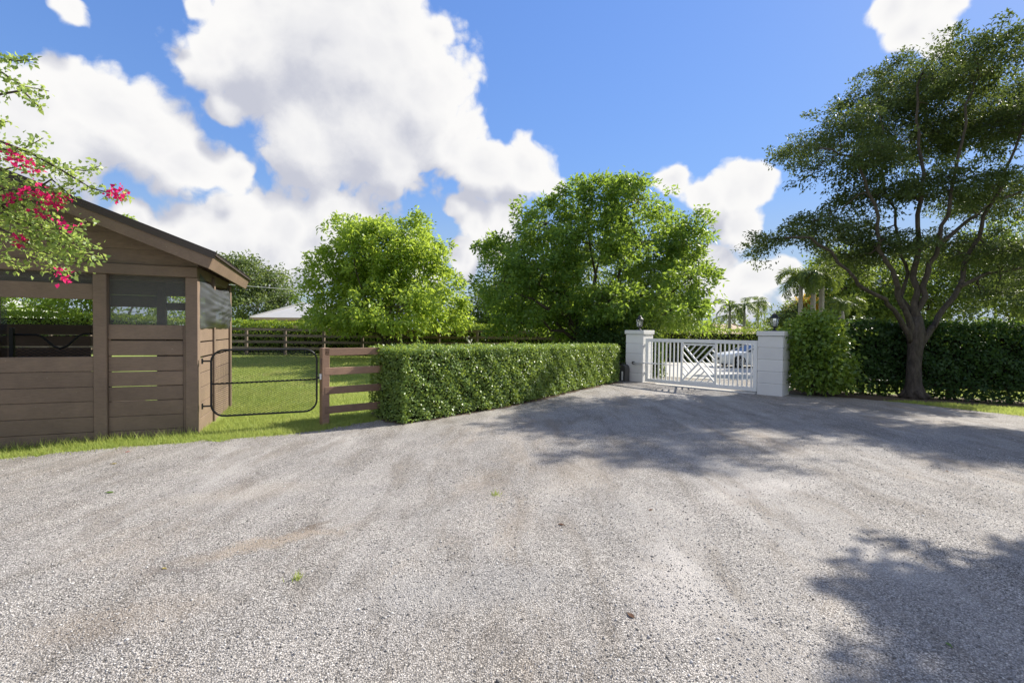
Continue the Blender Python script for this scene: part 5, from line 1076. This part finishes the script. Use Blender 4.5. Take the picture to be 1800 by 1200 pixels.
bg_ = thing('fly_mask', 'crumpled white netting hung on the far paddock fence', 'netting', (-2.36, 26.45, gza(-2.3, 26.4) + .62), 0)
rngb = random.Random(3); cl = plain('white_netting', (.7, .7, .68), .8)
for (ax_, az_, bx_, bz_, w_) in ((-.16, .50, .04, .10, .10), (.17, .46, .03, .12, .09), (.02, .16, .10, -.10, .12), (-.02, .18, -.09, -.06, .08), (-.15, .50, .0, .56, .05)):
    mb = MB(); vs = []
    for i in range(9):
        t_ = i / 8; x_ = ax_ + (bx_ - ax_)*t_ + rngb.uniform(-.02, .02); z_ = az_ + (bz_ - az_)*t_ + rngb.uniform(-.02, .02); ww = w_ * (.35 + .65*math.sin(math.pi*(.15 + .8*t_))) * rngb.uniform(.7, 1.25)
        vs += [(x_ - ww*.5, -.12 + rngb.uniform(-.03, .03), z_ - ww*.25), (x_, -.16 + rngb.uniform(-.03, .02), z_ + rngb.uniform(-.02, .02)), (x_ + ww*.5, -.11 + rngb.uniform(-.03, .03), z_ + ww*.25)]
    mb.add(vs, [(3*i+j, 3*i+j+1, 3*(i+1)+j+1, 3*(i+1)+j) for i in range(8) for j in range(2)]).build('fold', cl, bg_)

def litter(name, label, x, y, L, rz, mat, cat='leaf', curl=.25):
    t = thing(name, label, cat, (x, y, gza(x, y) + .011), rz); n = 6; L *= .62; vs = []
    for i in range(n + 1):
        u = i / n; w = L * .28 * math.sin(math.pi * min(1, u * .95 + .05)) ** .8; z = curl * .6 * L * (u - .5) ** 2
        vs += [(L*(u-.5), -w, z + w*.35), (L*(u-.5), 0, z), (L*(u-.5), w, z + w*.35)]
    MB().add(vs, [(3*i+j, 3*i+j+1, 3*(i+1)+j+1, 3*(i+1)+j) for i in range(n) for j in range(2)]).build('blade', mat, t, True)
    MB().tube([(-L*.75, 0, .0), (-L*.5, 0, curl*L*.25)], .0025, 4).build('stalk', mat, t)
green = leafmat('litter_green', (.08, .16, .03), (.16, .26, .05), .3); brown = leafmat('litter_brown', (.07, .035, .018), (.16, .085, .04), .2); yel = leafmat('litter_yellow', (.3, .24, .06), (.42, .34, .1), .3); redm = leafmat('litter_red', (.3, .05, .05), (.4, .09, .08), .3)
LT = [('green leaf lying alone on the gravel in front of the stable', 160, -4.21, 4.99, .12, green), ('reddish fallen bract on gravel by the grass edge', 0, -5.35, 6.65, .09, redm), ('brown dead leaf near the middle of the drive', 0, .46, 4.28, .09, brown), ('small brown leaf on the drive right of centre', 0, 1.38, 4.66, .08, brown),
      ('dark curled leaf close to the camera, right of centre', 0, .75, 2.9, .09, brown), ('yellowish leaf on gravel near the stable grass', 0, -5.05, 6.05, .1, yel), ('small green leaf in the shaded gravel at lower right', 0, 2.48, 2.66, .06, green), ('orange-brown leaf left of centre on the drive', 0, -2.5, 3.42, .06, yel), ('brown leaf far out on the sunlit right of the drive', 0, 5.6, 6.1, .1, brown)]
for k, (lb, _, x, y, L_, mt) in enumerate(LT): litter('fallen_leaf', lb + '', x, y, L_, k * 1.3, mt)
def tuft(label, x, y, seed):
    rng = np.random.default_rng(seed); t = thing('weed_tuft', label, 'weed', (x, y, gza(x, y))); n = 34; P = np.zeros((n, 3)); P[:, :2] = rng.normal(size=(n, 2)) * .025
    V = blades(P, rng, .06, .009); np_mesh('blades', V, np.arange(len(V), dtype=np.int32).reshape(-1, 3), M['grass'], t)
tuft('small green weed tuft alone on the gravel, lower left', -1.48, 3.3, 1); tuft('small weed tuft in the gravel in the middle distance', -.16, 5.05, 2)
